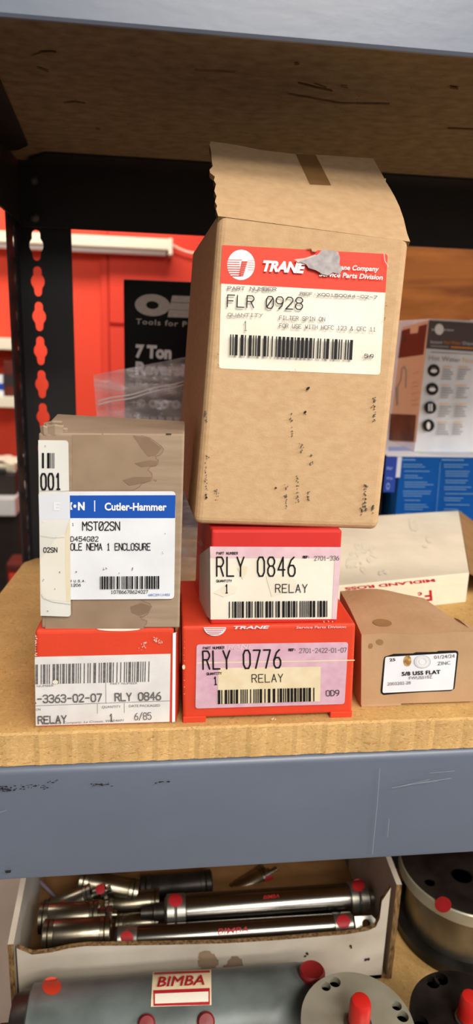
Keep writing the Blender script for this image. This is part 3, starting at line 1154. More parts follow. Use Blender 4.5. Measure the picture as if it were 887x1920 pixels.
cv.stroke('1', (199, 352), (217, 351), 36, M_INK, 5)
cv.stroke('RELAY', (376, 341), (518, 338), 36, M_INK, 3.6, .45)
cv.bars((218, 376), (663, 365), (663, 428), (218, 441), M_INK, 96, 21, 0.6)
cv.stroke('OD9', (718, 403), (777, 401), 25, M_INK, 3, .35)
cv.ell((204, 84), 52, 42, M_GHOST, n=20, a0=0.05, a1=3.09)
for k in range(4):
    cv.line([(156 + k * 7, 92 + k * 8), (250 - k * 9, 92 + k * 8)], 2.6, M_RED)
cv.text('TRANE', (290, 93), (456, 91), 14, M_GHOST, 0.035, 0.25)
cv.text('Service Parts Division', (578, 91), (808, 88), 12, M_PINK, 0.012, 0.15)
cv.ell((60, 268), 7, 11, M_CREAM)
cv.specks([(62, 150 + k * 30) for k in range(9)] + [(835, 180 + 30 * k) for k in range(6)], M_WEAR, 1.4, 6, 1, 3)
cv.specks([(470, 505), (480, 510), (462, 508)], M_CREAM, 3, 5)
cv.build('label', rC)['label'] = 'pink label with cream patch and bar code'

# ------------------------------------------------------------------ B: relay carton on top of C
YB = 0.3692
fl, fr = at(395, 1171, 1, YB), at(632, 1167, 1, YB)
fl.z = fr.z = zc
zB = Z0 - 0.1066
tl, tr = at(397, 994, 1, YB), at(642, 995, 1, YB)
tl.z = tr.z = zB
rB = carton('relay_box', ((fl.x + fr.x) / 2, YB + 0.035, zc), 'red and white RLY 0846 relay carton under the tall brown box', 'relay cartons')
lb = at(364, 1150, 2, zc)
# slightly squashed: the left wall runs out to the left behind the front
dvec = Vector((-0.0060, 0.062, 0))
c = [fl, fr, fr + Vector((-.001, .062, 0)), Vector((fl.x - 0.0135, fl.y + 0.062, zc)), tl, tr, tr + Vector((-.001, .062, 0)), Vector((tl.x - 0.0125, tl.y + 0.062, zB))]
kk = 0.45
c[3] = Vector((at(365, 1120, 1, fl.y + .058).x, fl.y + 0.058, zc))
c[7] = Vector((at(371, 985, 1, fl.y + .058).x, tl.y + 0.058, zB))
mb = MB()
mb.hexa(c, M_REDP, 0.0016, 3)
mb.build('body', rB)
cv = Canvas(plane3(fl, fr, tl), 340, 960, 2.772)
cv.rquad((149, 179), (832, 182), (806, 556), (152, 558), 14, M_LABEL, (0, 0, 0, 0))
cv.quad((149, 179), (832, 182), (831, 200), (149, 197), M_PINK)
cv.quad((149, 197), (832, 198), (828, 240), (150, 238), M_PINK)
cv.quad((796, 240), (828, 240), (806, 556), (782, 556), M_PINK)
for b_ in ([(440, 335), (520, 320), (600, 350), (590, 400), (470, 440)], [(170, 420), (240, 370), (290, 390), (280, 420), (220, 440)],):
    cv.poly(b_, M_AGED3)
cv.poly([(292, 290), (310, 276), (345, 282), (338, 320), (318, 350), (306, 318)], M_AGED2)
cv.stroke('PART NUMBER', (183, 219), (293, 219), 12, M_INK, 2.6, .3)
cv.stroke('RLY 0846', (184, 331), (590, 331), 98, M_INK, 8, .55)
cv.stroke('REF:', (632, 238), (665, 237), 11, M_INK, 3.2, .3)
cv.stroke('2701-336', (690, 249), (818, 247), 21, M_INKG, 2.6, .35)
cv.stroke('QUANTITY', (183, 361), (262, 361), 11, M_INK, 2.6, .3)
cv.stroke('1', (228, 418), (243, 418), 44, M_INK, 5.5)
cv.stroke('RELAY', (489, 415), (653, 415), 42, M_INK, 4.2, .45)
cv.bars((247, 462), (757, 458), (757, 542), (247, 547), M_INK, 100, 31, 0.6)
cv.specks([(740, 565), (760, 563), (785, 565)], M_WEAR, 2.2, 4, 2, 3)
cv.build('label', rB)['label'] = 'white label with pink upper edge and bar code'
cv = Canvas(plane3(c[0], c[3], c[4]), 340, 960, 2.772)
cv.quad((96, 222), (148, 182), (151, 556), (94, 512), M_PAPERG)
cv.text('TRANE', (101, 180), (118, 170), 30, M_PINK, 0.03)
cv.build('side_label', rB)['label'] = 'label wrapped around the side'

# ------------------------------------------------------------------ E: grey-brown enclosure carton on A
YE = 0.3695
fl, fr = at(78, 1178, 1, YE + .0008), at(336, 1178, 1, YE - .0022)
fl.z = fr.z = ztop
tl, tr = at(72, 812, 1, YE + .0008), at(346, 814, 1, YE - .0022)
zE = (tl.z + tr.z) / 2
rE = carton('enclosure_box', ((fl.x + fr.x) / 2, YE + 0.03, ztop), 'grey-brown enclosure carton with blue banded label and damp stains', None)
mb = MB()
cs = hexcorner(fl, fr, tl, tr, (0.0022, 0.055, 0))
cs[6] = cs[6] + Vector((0, -.006, 0.0012))
cs[7] = cs[7] + Vector((0, 0, 0.0042))
mb.hexa(cs, M_CARDG, 0.0012, 3)
oE = mb.build('body', rE)
# crumpled flap end at the upper left corner
mb = MB()
rr = random.Random(11)
for k in range(7):
    x0 = 75 + rr.uniform(0, 26)
    y0 = 809 - rr.uniform(0, 13)
    L = rr.uniform(12, 34)
    a = at(x0, y0, 1, YE + rr.uniform(-.0005, .006))
    b_ = at(x0 + L, y0 - rr.uniform(-3, 6), 1, YE + rr.uniform(-.0005, .008))
    dn = Vector((0, 0.001, -0.0035 - rr.random() * .002))
    th = Vector((0, 0.0006, 0.0009))
    mid = (a + b_) / 2 + Vector((0, -.001, 0.0008))
    mb.add([a, mid, b_, b_ + dn, mid + dn, a + dn, a + th, mid + th, b_ + th, b_ + dn + th, mid + dn + th, a + dn + th],
           [[0, 5, 4, 1], [1, 4, 3, 2], [6, 7, 10, 11], [7, 8, 9, 10], [0, 1, 7, 6], [1, 2, 8, 7], [3, 4, 10, 9], [4, 5, 11, 10], [2, 3, 9, 8], [5, 0, 6, 11]], M_CARDG)
mb.build('crumpled_flap', rE)['label'] = 'crumpled corner of the top flap'
cv = Canvas(plane3(fl, fr, tl), 60, 780, 3.168)
E_UP = [(600, 112), (650, 116), (700, 130), (735, 155), (768, 178), (782, 196), (776, 215), (758, 232), (734, 240), (738, 252), (752, 262), (748, 284), (735, 296), (702, 300), (690, 320), (712, 340), (716, 362), (706, 384), (680, 392), (650, 402), (640, 420), (600, 440)]
E_LO = [(560, 1085), (640, 1086), (668, 1102), (700, 1112), (712, 1132), (700, 1150), (690, 1172), (660, 1190), (640, 1190), (655, 1205), (684, 1214), (680, 1232), (664, 1252), (672, 1262)]
cv.poly(E_UP + [(240, 440), (240, 112)], M_CARDG_STAIN)
cv.line(E_UP[1:], 3.2, M_CARDG_RIM)
for b_ in ([(600, 115), (690, 130), (770, 190), (735, 235), (690, 240), (650, 190)], [(610, 280), (700, 262), (748, 268), (738, 292), (650, 302)], [(540, 380), (600, 362), (710, 362), (700, 385), (640, 400), (580, 412)]):
    cv.poly(b_, M_CARDG_RIM)
cv.poly(E_LO + [(80, 1262), (80, 1180), (240, 1180), (240, 1085)], M_CARDG_STAIN)
cv.line(E_LO[1:], 3.0, M_CARDG_RIM)
cv.poly([(585, 1130), (650, 1108), (706, 1128), (690, 1165), (640, 1185), (590, 1165)], M_CARDG_RIM)
cv.specks([(400, 282), (725, 376), (420, 105), (735, 378)], M_CARDG_RIM, 4, 2)
cv.poly([(795, 102), (828, 104), (828, 110), (797, 109)], M_INK)
cv.merge(oE)
cv = Canvas(plane3(fl, fr, tl), 60, 780, 3.168, base=0.0022)
cv.layer = 0.0016
cv.rquad((100, 445), (853, 443), (845, 1080), (100, 1086), 24, M_LABELW, (0, 1, 1, 0))
cv.quad((100, 468), (853, 466), (850, 602), (100, 602), M_BLUE)
cv.poly([(231, 508), (244, 508), (236, 530), (244, 552), (231, 552)], M_WHITEP)
cv.ell((258, 531), 9, 10, M_WHITEP)
cv.text('N', (276, 552), (316, 552), 45, M_WHITEP, 0.05)
cv.quad((372, 497), (378, 497), (378, 562), (372, 562), M_WHITEP)
cv.text('Cutler-Hammer', (434, 554), (800, 556), 45, M_WHITEP, 0.028)
cv.stroke('1', (242, 645), (252, 645), 15, M_INK, 2.5)
cv.stroke('MSTØ2SN', (304, 672), (523, 672), 49, M_INK, 6, .3)
cv.stroke('D454GØ2', (234, 737), (396, 737), 27, M_INK, 4, .35)
cv.stroke('OLE NEMA 1 ENCLOSURE', (234, 789), (704, 789), 39, M_INK, 5, .3)
cv.stroke('M U.S.A.', (228, 978), (325, 977), 12, M_INK, 2.6, .3)
cv.stroke('1206', (234, 1003), (293, 1002), 14, M_INK, 2.6, .3)
cv.bars((407, 944), (757, 942), (757, 1018), (407, 1020), M_INK, 84, 41, 0.6)
cv.stroke('10786678624027', (472, 1045), (690, 1044), 18, M_INK, 2.8, .35)
cv.text('68C2911H02', (693, 1060), (820, 1058), 14, M_BLUE, 0.0)
cv.specks([(430, 897), (440, 892), (270, 915), (600, 900), (520, 925), (795, 690), (780, 805)], M_INKL, 3.0, 4, 2, 6)
cv.build('label', rE)['label'] = 'white label with a blue band'
cv = Canvas(plane3(fl, fr, tl), 60, 780, 3.168)
cv.layer = 0.0030
cv.rquad((44, 138), (222, 140), (236, 1180), (57, 1174), 22, M_STRIP, (0, 1, 1, 0))
cv.quad((46, 456), (230, 456), (232, 606), (50, 606), mat('bluish_strip', (216, 219, 226), .5, 0, c2=(212, 213, 218), scale=30))
cv.poly([(54, 845), (160, 700), (222, 690), (234, 1085), (228, 1092), (90, 1075), (62, 1040)], M_AGED)
cv.poly([(205, 690), (231, 604), (235, 1090), (212, 1092), (204, 900)], M_AGED2)
cv.text('E', (134, 549), (170, 550), 45, M_LABELW, 0.05)
for x0, x1 in ((66, 79), (97, 113), (117, 122), (128, 132), (136, 140)):
    cv.quad((x0, 213), (x1, 213), (x1, 303), (x0, 303), M_INK)
cv.stroke('001', (63, 428), (178, 426), 92, M_INK, 11, .5)
cv.stroke('02SN', (77, 797), (156, 797), 27, M_INK, 4.4, .35)
cv.line([(46, 437), (130, 432), (190, 438), (229, 433)], 1.6, M_INKL)
cv.line([(60, 1045), (75, 1070), (130, 1090), (234, 1104)], 1.8, M_INKL)
cv.line([(56, 700), (130, 712), (200, 708)], 1.2, M_INKL)
cv.specks([(85, 170), (75, 960), (140, 1010), (170, 915), (100, 1140), (70, 620)], M_INKL, 2.5, 6, 2, 6)
cv.build('side_label', rE)['label'] = 'older white label wrapped round the left edge'

# ------------------------------------------------------------------ T: tall brown filter carton on B
YT0, YT1 = 0.3715, 0.388
fl, fr = at(364, 984, 1, YT0), at(711, 995, 1, YT0)
tl, tr = at(409, 404, 1, YT1), at(769, 453, 1, YT1)
low = min(fl.z, fr.z)
lift = zB + 0.0002 - low + 0.0
dT = Vector((-0.006, 0.150, -0.004))
rT = carton('filter_box', ((fl.x + fr.x) / 2, YT0 + 0.05, zB), 'tall brown filter carton with red banner label and raised top flap', None)
mb = MB()
thk = 0.003
surfT = plane3(fl, fr, tl)
# keep the four front corners in one plane
tr = surfT(769, 453)[0]
bm = bmesh.new()
cs = hexcorner(fl, fr, tl, tr, dT)
# base must not sink into the carton below: short depth over it
vv = [bm.verts.new(p) for p in cs]
for f in ((3, 2, 1, 0), (0, 1, 5, 4), (1, 2, 6, 5), (2, 3, 7, 6), (3, 0, 4, 7)):
    bm.faces.new([vv[i] for i in f])
bmesh.ops.recalc_face_normals(bm, faces=bm.faces[:])
ed = [e for e in bm.edges if not e.is_boundary]
bmesh.ops.bevel(bm, geom=ed, offset=0.0045, segments=4, affect='EDGES', profile=0.5)
bm.verts.index_update()
mb.bm_add(bm, M_CARD, False)
oT = mb.build('body', rT)
md = oT.modifiers.new('board_thickness', 'SOLIDIFY')
md.thickness = 0.003
md.offset = -1
# raised front flap: jagged left and right edges
yb, yt = YT1, 0.446
A_, B_, C_ = at(409, 404, 1, yb), surfT(769, 453)[0], at(488, 281, 1, yt)
sF = plane3(A_, B_, C_)
out = [(409, 405), (405, 392), (407, 386), (403, 378), (406, 368), (402, 358), (405, 345), (401, 338), (403, 331), (394, 324), (393, 318), (399, 312), (397, 300), (396, 285), (393, 272), (395, 265), (420, 268), (455, 274),
       (488, 281), (520, 285), (555, 289), (592, 290), (640, 293), (680, 296), (700, 297), (706, 308), (714, 322), (721, 335), (724, 334), (723, 340), (731, 352), (741, 370), (749, 387), (757, 410), (763, 436), (769, 453)]
Pf = [sF(*q)[0] for q in out]
Nf = sF(600, 350)[1]
ce = Vector((0, 0, 0))
mb = MB()
n = len(Pf)
# curl the lower part so that it flows into the front
U_ = (B_ - A_).normalized()
mb.add(Pf, [list(range(n))[::-1]], M_CARD)
mb.add([p - Nf * 0.003 for p in Pf], [list(range(n))], M_CARD_IN)
mb.add(Pf + [p - Nf * 0.003 for p in Pf], [[i, n + i, n + (i + 1) % n, (i + 1) % n] for i in range(n)], M_CUT)
flapT = mb.build('top_flap', rT)
cv = Canvas(sF)
cv.quad((555, 289.5), (592, 291), (621, 348), (581, 346), M_TAPE, 1, 1)
cv.build('tape_strip', flapT)['label'] = 'brown tape strip'
cv = Canvas(surfT, 400, 440, 2.464)
cv.rquad((42, 48), (806, 90), (770, 648), (25, 618), 16, M_LABEL, (0, 1, 1, 1))
cv.rquad((42, 48), (806, 90), (795, 268), (32, 226), 16, M_REDT, (0, 1, 0, 0))
# round emblem with red speed lines
cv.ell((128, 140), 64, 70, M_WHITEP, 0.05, 40)
for k in range(8):
    y = 118 + k * 10.5
    hw = math.sqrt(max(0, 1 - ((y - 140) / 70) ** 2)) * 64
    cv.quad((128 - hw, y - 3), (128 + (4 if k < 1 else -8 + k), y - 2), (128 + (4 if k < 1 else -8 + k), y + 1.5), (128 - hw, y + .5), M_REDT)
for k in range(7):
    y = 124 + k * 10
    cv.quad((118 + (6 - k) * 2, y), (158 - k * 3, y + 1), (156 - k * 3, y + 7), (117 + (6 - k) * 2, y + 6), M_REDT)
for k in range(5):
    y = 120 + k * 11
    hw = math.sqrt(max(0, 1 - ((y - 140) / 70) ** 2)) * 64
    cv.quad((158, y), (128 + hw, y + 2), (128 + hw, y + 4), (156, y + 2), M_REDT)
cv.text('TRANE', (226, 169), (424, 179), 48, M_WHITEP, 0.05, 0.26, 0.95)
cv.text('The Trane Company', (498, 160), (760, 172), 23, M_WHITEP, 0.018, 0.2)
cv.text('Service Parts Division', (486, 194), (778, 211), 23, M_WHITEP, 0.018, 0.2)
cv.stroke('PART NUMBER', (65, 257), (288, 262), 15, M_INKG, 3, .3)
cv.stroke('REF:X00150044-02-7', (398, 280), (752, 298), 12, M_INKG, 2.8, .3)
cv.stroke('FLR Ø928', (63, 335), (408, 348), 54, M_INK, 5.2, .42)
cv.stroke('QUANTITY', (66, 378), (225, 381), 13, M_INKL, 3, .3)
cv.stroke('1', (138, 445), (156, 445), 44, M_INKG, 3.2)
cv.stroke('FILTER SPIN ON', (302, 395), (511, 402), 18, M_INKG, 2.6, .35)
cv.stroke('FOR USE WITH HCFC 123 & CFC 11', (302, 431), (744, 449), 18, M_INKG, 2.6, .35)
cv.bars((76, 462), (641, 488), (636, 580), (74, 558), M_INK, 100, 51, 0.6)
cv.stroke('5H9', (693, 570), (733, 572), 17, M_INK, 2.8, .3)
cv.poly([(370, 118), (420, 112), (468, 96), (470, 102), (420, 124), (388, 132)], M_WEAR)
cv.poly([(392, 128), (440, 112), (478, 96), (500, 72), (540, 78), (572, 84), (580, 110), (577, 140), (592, 166), (578, 186), (548, 178), (526, 192), (500, 186), (470, 168), (436, 158), (424, 140)], M_TORN)
cv.poly([(430, 52), (444, 56), (462, 50), (478, 58), (482, 72), (468, 84), (452, 82), (448, 68), (434, 64)], M_CARD)
cv.line([(782, 92), (786, 124), (802, 152)], 3, M_PINK)
cv.specks([(20, 550), (18, 600), (795, 330), (786, 392), (790, 320), (350, 632), (378, 628)], M_CARD_IN, 2.2, 4, 2, 5)
cv.build('label', rT)['label'] = 'white label with a torn red banner'
cv = Canvas(surfT, 340, 420, 1.971)
pts = []
rr = random.Random(9)
for x, ya, yb2, nn in ((92, 690, 735, 16), (455, 690, 705, 4), (92, 840, 1015, 34), (130, 980, 1020, 14), (388, 960, 1050, 22), (430, 930, 1030, 22), (445, 810, 850, 12), (480, 840, 890, 8), (470, 980, 1040, 10), (410, 700, 790, 10),
                       (712, 640, 735, 22), (680, 960, 1060, 26), (668, 1030, 1080, 10), (706, 1040, 1070, 6)):
    for k in range(nn):
        pts.append((x + rr.gauss(0, 3), rr.uniform(ya, yb2)))
cv.specks(pts, M_INKG, 1.7, 5, 1, 1)
cv.specks([(467, 607), (456, 696), (348, 975), (90, 1000), (92, 1010)], M_INK, 3.6, 5, 1, 1)
cv.merge(oT)

# ------------------------------------------------------------------ W: washer carton
YW = 0.3783
fl, fr = at(677, 1322, 1, YW), at(892, 1317, 1, YW)
fl.z = fr.z = ZT + 0.0016
tl, tr = at(678, 1189, 1, YW), at(892, 1187, 1, YW)
zW = (tl.z + tr.z) / 2
tl.z = tr.z = zW
rW = carton('washer_box', ((fl.x + fr.x) / 2, YW + 0.035, ZT), 'low tan carton of zinc flat washers with a bulging lid', None)
bm = bmesh.new()
NX, NY = 14, 10
bl = Vector((at(636, 1112, 2, zW).x + 0.001, YW + 0.072, zW))
brk = at(806, 1128, 2, zW)
brk = Vector((brk.x - .002, YW + 0.058, zW))
grid = []
for j in range(NY + 1):
    v = j / NY
    row = []
    for i in range(NX + 1):
        u = i / NX
        p = tl.lerp(tr, u).lerp(bl.lerp(brk, u), v)
        p.z += 0.0045 * math.sin(math.pi * min(1, v * 0.62)) * (1 - (2 * u - 0.9) ** 2 * .8) * (v > 0) + 0.0006 * math.sin(9 * u + 4 * v)
        row.append(bm.verts.new(p))
    grid.append(row)
for j in range(NY):
    for i in range(NX):
        bm.faces.new([grid[j][i], grid[j][i + 1], grid[j + 1][i + 1], grid[j + 1][i]])
grid_pts = [grid[2][3].co.copy(), grid[2][6].co.copy(), grid[4][4].co.copy()]
ring = [grid[0][i] for i in range(NX + 1)] + [grid[j][NX] for j in range(1, NY + 1)] + [grid[NY][i] for i in range(NX - 1, -1, -1)] + [grid[j][0] for j in range(NY - 1, 0, -1)]
lowr = []
for v in ring:
    # walls go straight down to the base rectangle
    u = (v.co.x - tl.x) / (tr.x - tl.x)
    t_ = (v.co.y - YW) / 0.072
    x = v.co.x + (fl.x - tl.x) * (1 - u) * (1 - t_) + (fr.x - tr.x) * u
    lowr.append(bm.verts.new((x, v.co.y, ZT + 0.0016)))
for i in range(len(ring)):
    j = (i + 1) % len(ring)
    bm.faces.new([ring[j], ring[i], lowr[i], lowr[j]])
bm.faces.new(lowr[::-1])
bmesh.ops.recalc_face_normals(bm, faces=bm.faces[:])
mb = MB()
mb.bm_add(bm, M_CARDW, False)
oW = mb.build('body', rW)
for a, b_, dy in ((677, 752, 0.0), (814, 892, 0.004)):
    p0, p1 = at(a, 1325, 1, YW), at(b_, 1322, 1, YW)
    mb = MB()
    mb.box((p0.x, YW - 0.0004 + dy, ZT), (p1.x, YW + 0.05, ZT + 0.0016), M_CARDW, 0.0004)
    mb.build('bottom_flap', rW)
# lid end flap sticking out at the right
a, b_, c_, d_ = at(852, 1158, 2, zW), at(862, 1162, 2, zW + .001), at(905, 1186, 2, zW - .001), at(890, 1187, 2, zW - .001)
mb = MB()
th = Vector((0, 0, -0.0008))
mb.add([a, b_, c_, d_, a + th, b_ + th, c_ + th, d_ + th], [[0, 1, 2, 3], [7, 6, 5, 4], [0, 4, 5, 1], [1, 5, 6, 2], [2, 6, 7, 3], [3, 7, 4, 0]], M_CARDW)
mb.build('lid_flap', rW)
sW = plane3(fl, fr, tl)
cv = Canvas(sW, 700, 1200, 4.743)
cv.poly([(100, 148), (180, 122), (350, 118), (380, 108), (560, 104), (580, 96), (730, 92), (752, 100), (756, 120), (722, 430), (690, 452), (440, 462), (200, 478), (90, 488), (68, 472), (64, 450), (90, 180)], M_INK)
cv.rquad((106, 150), (742, 112), (708, 440), (80, 470), 18, M_LABELW)
cv.text('25', (143, 188), (196, 184), 25, M_INK, 0.035)
cv.ell((302, 184), 36, 50, M_OIL2, 0.1, 20)
cv.poly([(285, 180), (300, 165), (312, 190), (318, 215), (300, 222), (290, 205)], M_OIL)
cv.ell((434, 190), 74, 60, M_GHOST, 0, 30)
cv.ell((434, 190), 72, 58, M_TXTG, 0, 30, r0=0.96)
cv.ell((434, 190), 56, 46, M_PAPERG, 0, 30, r0=0.62)
cv.ell((430, 190), 28, 25, M_LABELW, 0, 20)
cv.text('01/24/24', (540, 164), (722, 152), 32, M_INKG, 0.0)
cv.text('ZINC', (570, 220), (682, 212), 32, M_INKG, 0.0)
cv.text('5/8 USS FLAT', (252, 312), (594, 294), 34, M_INK, 0.035, 0, 1.1)
cv.text('FWUSS10Z', (316, 346), (522, 334), 28, M_INKG, 0.0)
cv.text('2003202-28', (124, 398), (330, 386), 28, M_INKG, 0.0)
cv.build('label', rW)['label'] = 'black framed white label'
cv = Canvas(sW)
cv.ell((712, 1204), 7, 5.5, M_OIL, 0.2, 14)
cv.ell((695, 1211), 4, 5, M_OIL, 0.2, 14)
cv.merge(oW)
sWt = plane3(grid_pts[0], grid_pts[1], grid_pts[2])
cv = Canvas(sWt)
cv.ell((717, 1168), 18, 7, M_OIL, 0.1, 20)
cv.merge(oW)

# ------------------------------------------------------------------ M: white carton behind the washers
hM = 0.0285
zM = ZT + hM
m_fr = at(880, 1074, 2, zM)
m_fl = at(637, 1098, 2, zM)
dx = (m_fr - m_fl).normalized()
m_fl = m_fr - dx * 0.178
dn = Vector((-dx.y, dx.x, 0))
m_br = at(860, 957, 2, zM)
dep = (m_br - m_fr).dot(dn)
skew = (m_br - m_fr).dot(dx)
dM = dn * dep + dx * skew
rM = carton('fittings_box', ((m_fl + m_fr) / 2 + dM / 2) * 1, 'off-white flat carton lying upside down with dark red lettering', None)
rM.location.z = ZT
dz = Vector((0, 0, -hM))
tlm, trm = m_fl, m_fr
flm, frm = m_fl + dz, m_fr + dz
mb = MB()
mb.hexa([flm, frm, frm + dM, flm + dM, tlm, trm, trm + dM, tlm + dM], M_OFFW, 0.0009, 2)
oM = mb.build('body', rM)
# open end flap on the right, brown inside
q = [at(861, 957, 2, zM), at(893, 1000, 1, m_br.y - 0.02), at(897, 1092, 1, m_fr.y + 0.01), at(881, 1075, 2, zM)]
mb = MB()
h0 = m_fr + Vector((0.0006, 0, 0))
h1 = m_fr + dM + Vector((0.0006, 0, 0))
o1 = dx * 0.040 + Vector((0, 0, -0.022))
F4 = [h0, h1, h1 + o1 + dM.normalized() * -0.02, h0 + o1 + dM.normalized() * 0.005]
nn = (F4[1] - F4[0]).cross(F4[3] - F4[0]).normalized() * 0.001
mb.add(F4 + [p + nn for p in F4], [[0, 1, 2, 3], [7, 6, 5, 4], [0, 4, 5, 1], [1, 5, 6, 2], [2, 6, 7, 3], [3, 7, 4, 0]], M_CARD_IN)
mb.build('end_flap', rM)['label'] = 'open brown end flap'
cv = Canvas(plane3(flm, frm, tlm), 600, 930, 3.0906)
cv.text('MIDLAND ROSS', (668, 480), (142, 531), 17, M_MRED, 0.04, -0.1)
cv.line([(116, 566), (450, 540), (835, 512)], 1.6, M_SMUDGE)
cv.text('F', (646, 546), (604, 550), 62, M_MRED, 0.02)
cv.text('c', (590, 556), (566, 560), 26, M_MRED, 0.04)
cv.merge(oM)
cv = Canvas(plane3(tlm, trm, tlm + dM))
cv.specks([(690, 1030), (668, 1032), (660, 1050), (700, 1045), (675, 1062), (772, 985), (778, 992), (800, 1020), (720, 1070)], M_SMUDGE, 5, 3, 4, 8)
cv.merge(oM)

# ------------------------------------------------------------------ clear zip bag between the boxes
rZ = thing('zip_bag', (0.02, 0.60, ZT), 'clear plastic zip bag standing behind the boxes', 'bag')


def film(y_off, name, seed):
    NXb, NYb = 30, 34
    vs, fs = [], []
    for j in range(NYb + 1):
        v = j / NYb
        for i in range(NXb + 1):
            u = i / NXb
            # outline in the photograph: top edge slopes up to the right
            yb_ = 0.60
            tp = at(175, 703, 1, yb_).lerp(at(385, 662, 1, yb_), u)
            lo = Vector((at(205, 1000, 1, yb_).x, yb_, ZT + 0.001)).lerp(Vector((at(372, 1090, 1, yb_).x + .006, yb_, ZT + 0.001)), u)
            p = tp.lerp(lo, v)
            bul = math.sin(math.pi * u) * (0.25 + 0.75 * min(1, v * 1.6)) * 0.016
            nz = noise.noise(Vector((p.x * 32 + seed, p.z * 26, seed))) * 0.006 + noise.noise(Vector((p.x * 80, p.z * 70 + p.x * 90, seed * 2))) * 0.0025
            p.y += y_off * bul + nz * math.sin(math.pi * min(1, u * 1.0 + .02))
            vs.append(p)
    for j in range(NYb):
        for i in range(NXb):
            k = j * (NXb + 1) + i
            fs.append([k, k + NXb + 1, k + NXb + 2, k + 1])
    mb = MB()
    mb.add(vs, fs, M_FILM, True)
    return mb.build(name, rZ)


fz = film(-1, 'front_film', 1.3)
film(1, 'back_film', 5.1)
M_ZIP = mat('zip_track', (196, 188, 186), 0.3, 0, var=0.05, spec=0.7)
mb = MB()
for off in (0, 7):
    a, b_ = at(184, 752 + off, 1, 0.592), at(376, 706 + off * .8, 1, 0.586)
    prev = None
    seg = 16
    for k in range(seg):
        p0, p1 = a.lerp(b_, k / seg), a.lerp(b_, (k + 1) / seg)
        bow0, bow1 = -0.010 * math.sin(math.pi * k / seg), -0.010 * math.sin(math.pi * (k + 1) / seg)
        p0 = p0 + Vector((0, bow0, 0.0006 * math.sin(k * .9)))
        p1 = p1 + Vector((0, bow1, 0.0006 * math.sin((k + 1) * .9)))
        w = Vector((0, 0, 0.0006))
        y_ = Vector((0, 0.0006, 0))
        mb.add([p0 - w, p1 - w, p1 + w, p0 + w, p0 - w + y_, p1 - w + y_, p1 + w + y_, p0 + w + y_],
               [[0, 1, 2, 3], [7, 6, 5, 4], [0, 4, 5, 1], [2, 6, 7, 3]], M_ZIP)
mb.build('zip_seal', rZ)

# ------------------------------------------------------------------ black puller carton at the back
YO = 0.80
o_tl, o_tr = at(232, 523, 1, YO), at(466, 535, 1, YO)
rO = carton('puller_box', ((o_tl.x + o_tr.x) / 2, YO + 0.04, ZT), 'glossy black tool carton with silver lettering behind the boxes', None)
mb = MB()
zO = o_tl.z
mb.hexa([Vector((o_tl.x, YO, ZT)), Vector((o_tr.x, YO, ZT)), Vector((o_tr.x, YO + .08, ZT)), Vector((o_tl.x - .004, YO + .08, ZT)),
         Vector((o_tl.x, YO, zO)), Vector((o_tr.x, YO, zO)), Vector((o_tr.x, YO + .08, zO)), Vector((o_tl.x - .004, YO + .08, zO))], M_PRBLACK, 0.0018, 3)
oO = mb.build('body', rO)
cv = Canvas(plane3(Vector((0, YO, 0)), Vector((1, YO, 0)), Vector((0, YO, 1))), 220, 500, 5.544)
cv.ell((365, 400), 182, 114, M_SILVER, 0.06, 40, r0=0.36)
cv.poly([(572, 300), (880, 312), (860, 380), (556, 366)], M_SILVER)
cv.poly([(552, 372), (860, 386), (842, 458), (540, 444)], M_SILVER)
cv.poly([(536, 448), (840, 462), (820, 534), (524, 524)], M_SILVER)
cv.text('Tools for Professionals', (192, 594), (1280, 660), 58, M_SILVER, 0.008, 0, 1.15)
cv.text('7 Ton', (186, 936), (562, 955), 128, M_WHITEP, 0.055)
cv.text('Reversible', (186, 1112), (905, 1140), 126, M_WHITEP, 0.055)
cv.text('Bearing', (186, 1270), (620, 1290), 100, M_SILVERD, 0.05)
for k in range(5):
    cv.ell((250 + k * 120, 1420 + k * 4), 46, 46, M_SILVERD, 0, 20, r0=0.4)
for k in range(7):
    cv.quad((190 + k * 80, 1560), (250 + k * 80, 1562), (250 + k * 80, 1610), (190 + k * 80, 1608), M_SILVERD)
cv.merge(oO)

# ------------------------------------------------------------------ blue carton and hot water carton at the right
YBL = 0.80
b_tl = at(751, 856, 1, YBL)
zBl = b_tl.z
xr = 0.47
rL = carton('blue_box', ((b_tl.x + xr) / 2, YBL + 0.09, ZT), 'blue carton with small instruction print under the hot water carton', None)
mb = MB()
mb.hexa([Vector((b_tl.x, YBL, ZT)), Vector((xr, YBL, ZT)), Vector((xr, YBL + .17, ZT)), Vector((b_tl.x, YBL + .17, ZT)),
         Vector((b_tl.x, YBL, zBl)), Vector((xr, YBL, zBl)), Vector((xr, YBL + .17, zBl)), Vector((b_tl.x, YBL + .17, zBl))], M_BBLUE, 0.001, 2)
mb.build('body', rL)
mb = MB()
x0 = at(726, 850, 1, YBL).x
mb.box((x0, YBL - 0.001, zBl), (xr, YBL + .165, zBl + 0.0016), M_GHOST, 0.0004)
lid = mb.build('lid', rL)
lid['label'] = 'pale printed lid'
cv = Canvas(plane3(Vector((0, 0, zBl + .0016)), Vector((1, 0, zBl + .0016)), Vector((0, 1, zBl + .0016))))
cv.poly([(728, 838), (887, 836), (887, 842), (728, 846)], M_PBLUE)
cv.poly([(775, 846), (800, 841), (808, 846), (790, 850)], M_YEL)
cv.poly([(818, 837), (835, 837), (887, 846), (887, 850)], M_YEL)
cv.poly([(852, 838), (880, 838), (887, 842), (887, 848)], M_PBLUE)
cv.build('lid_print', lid)
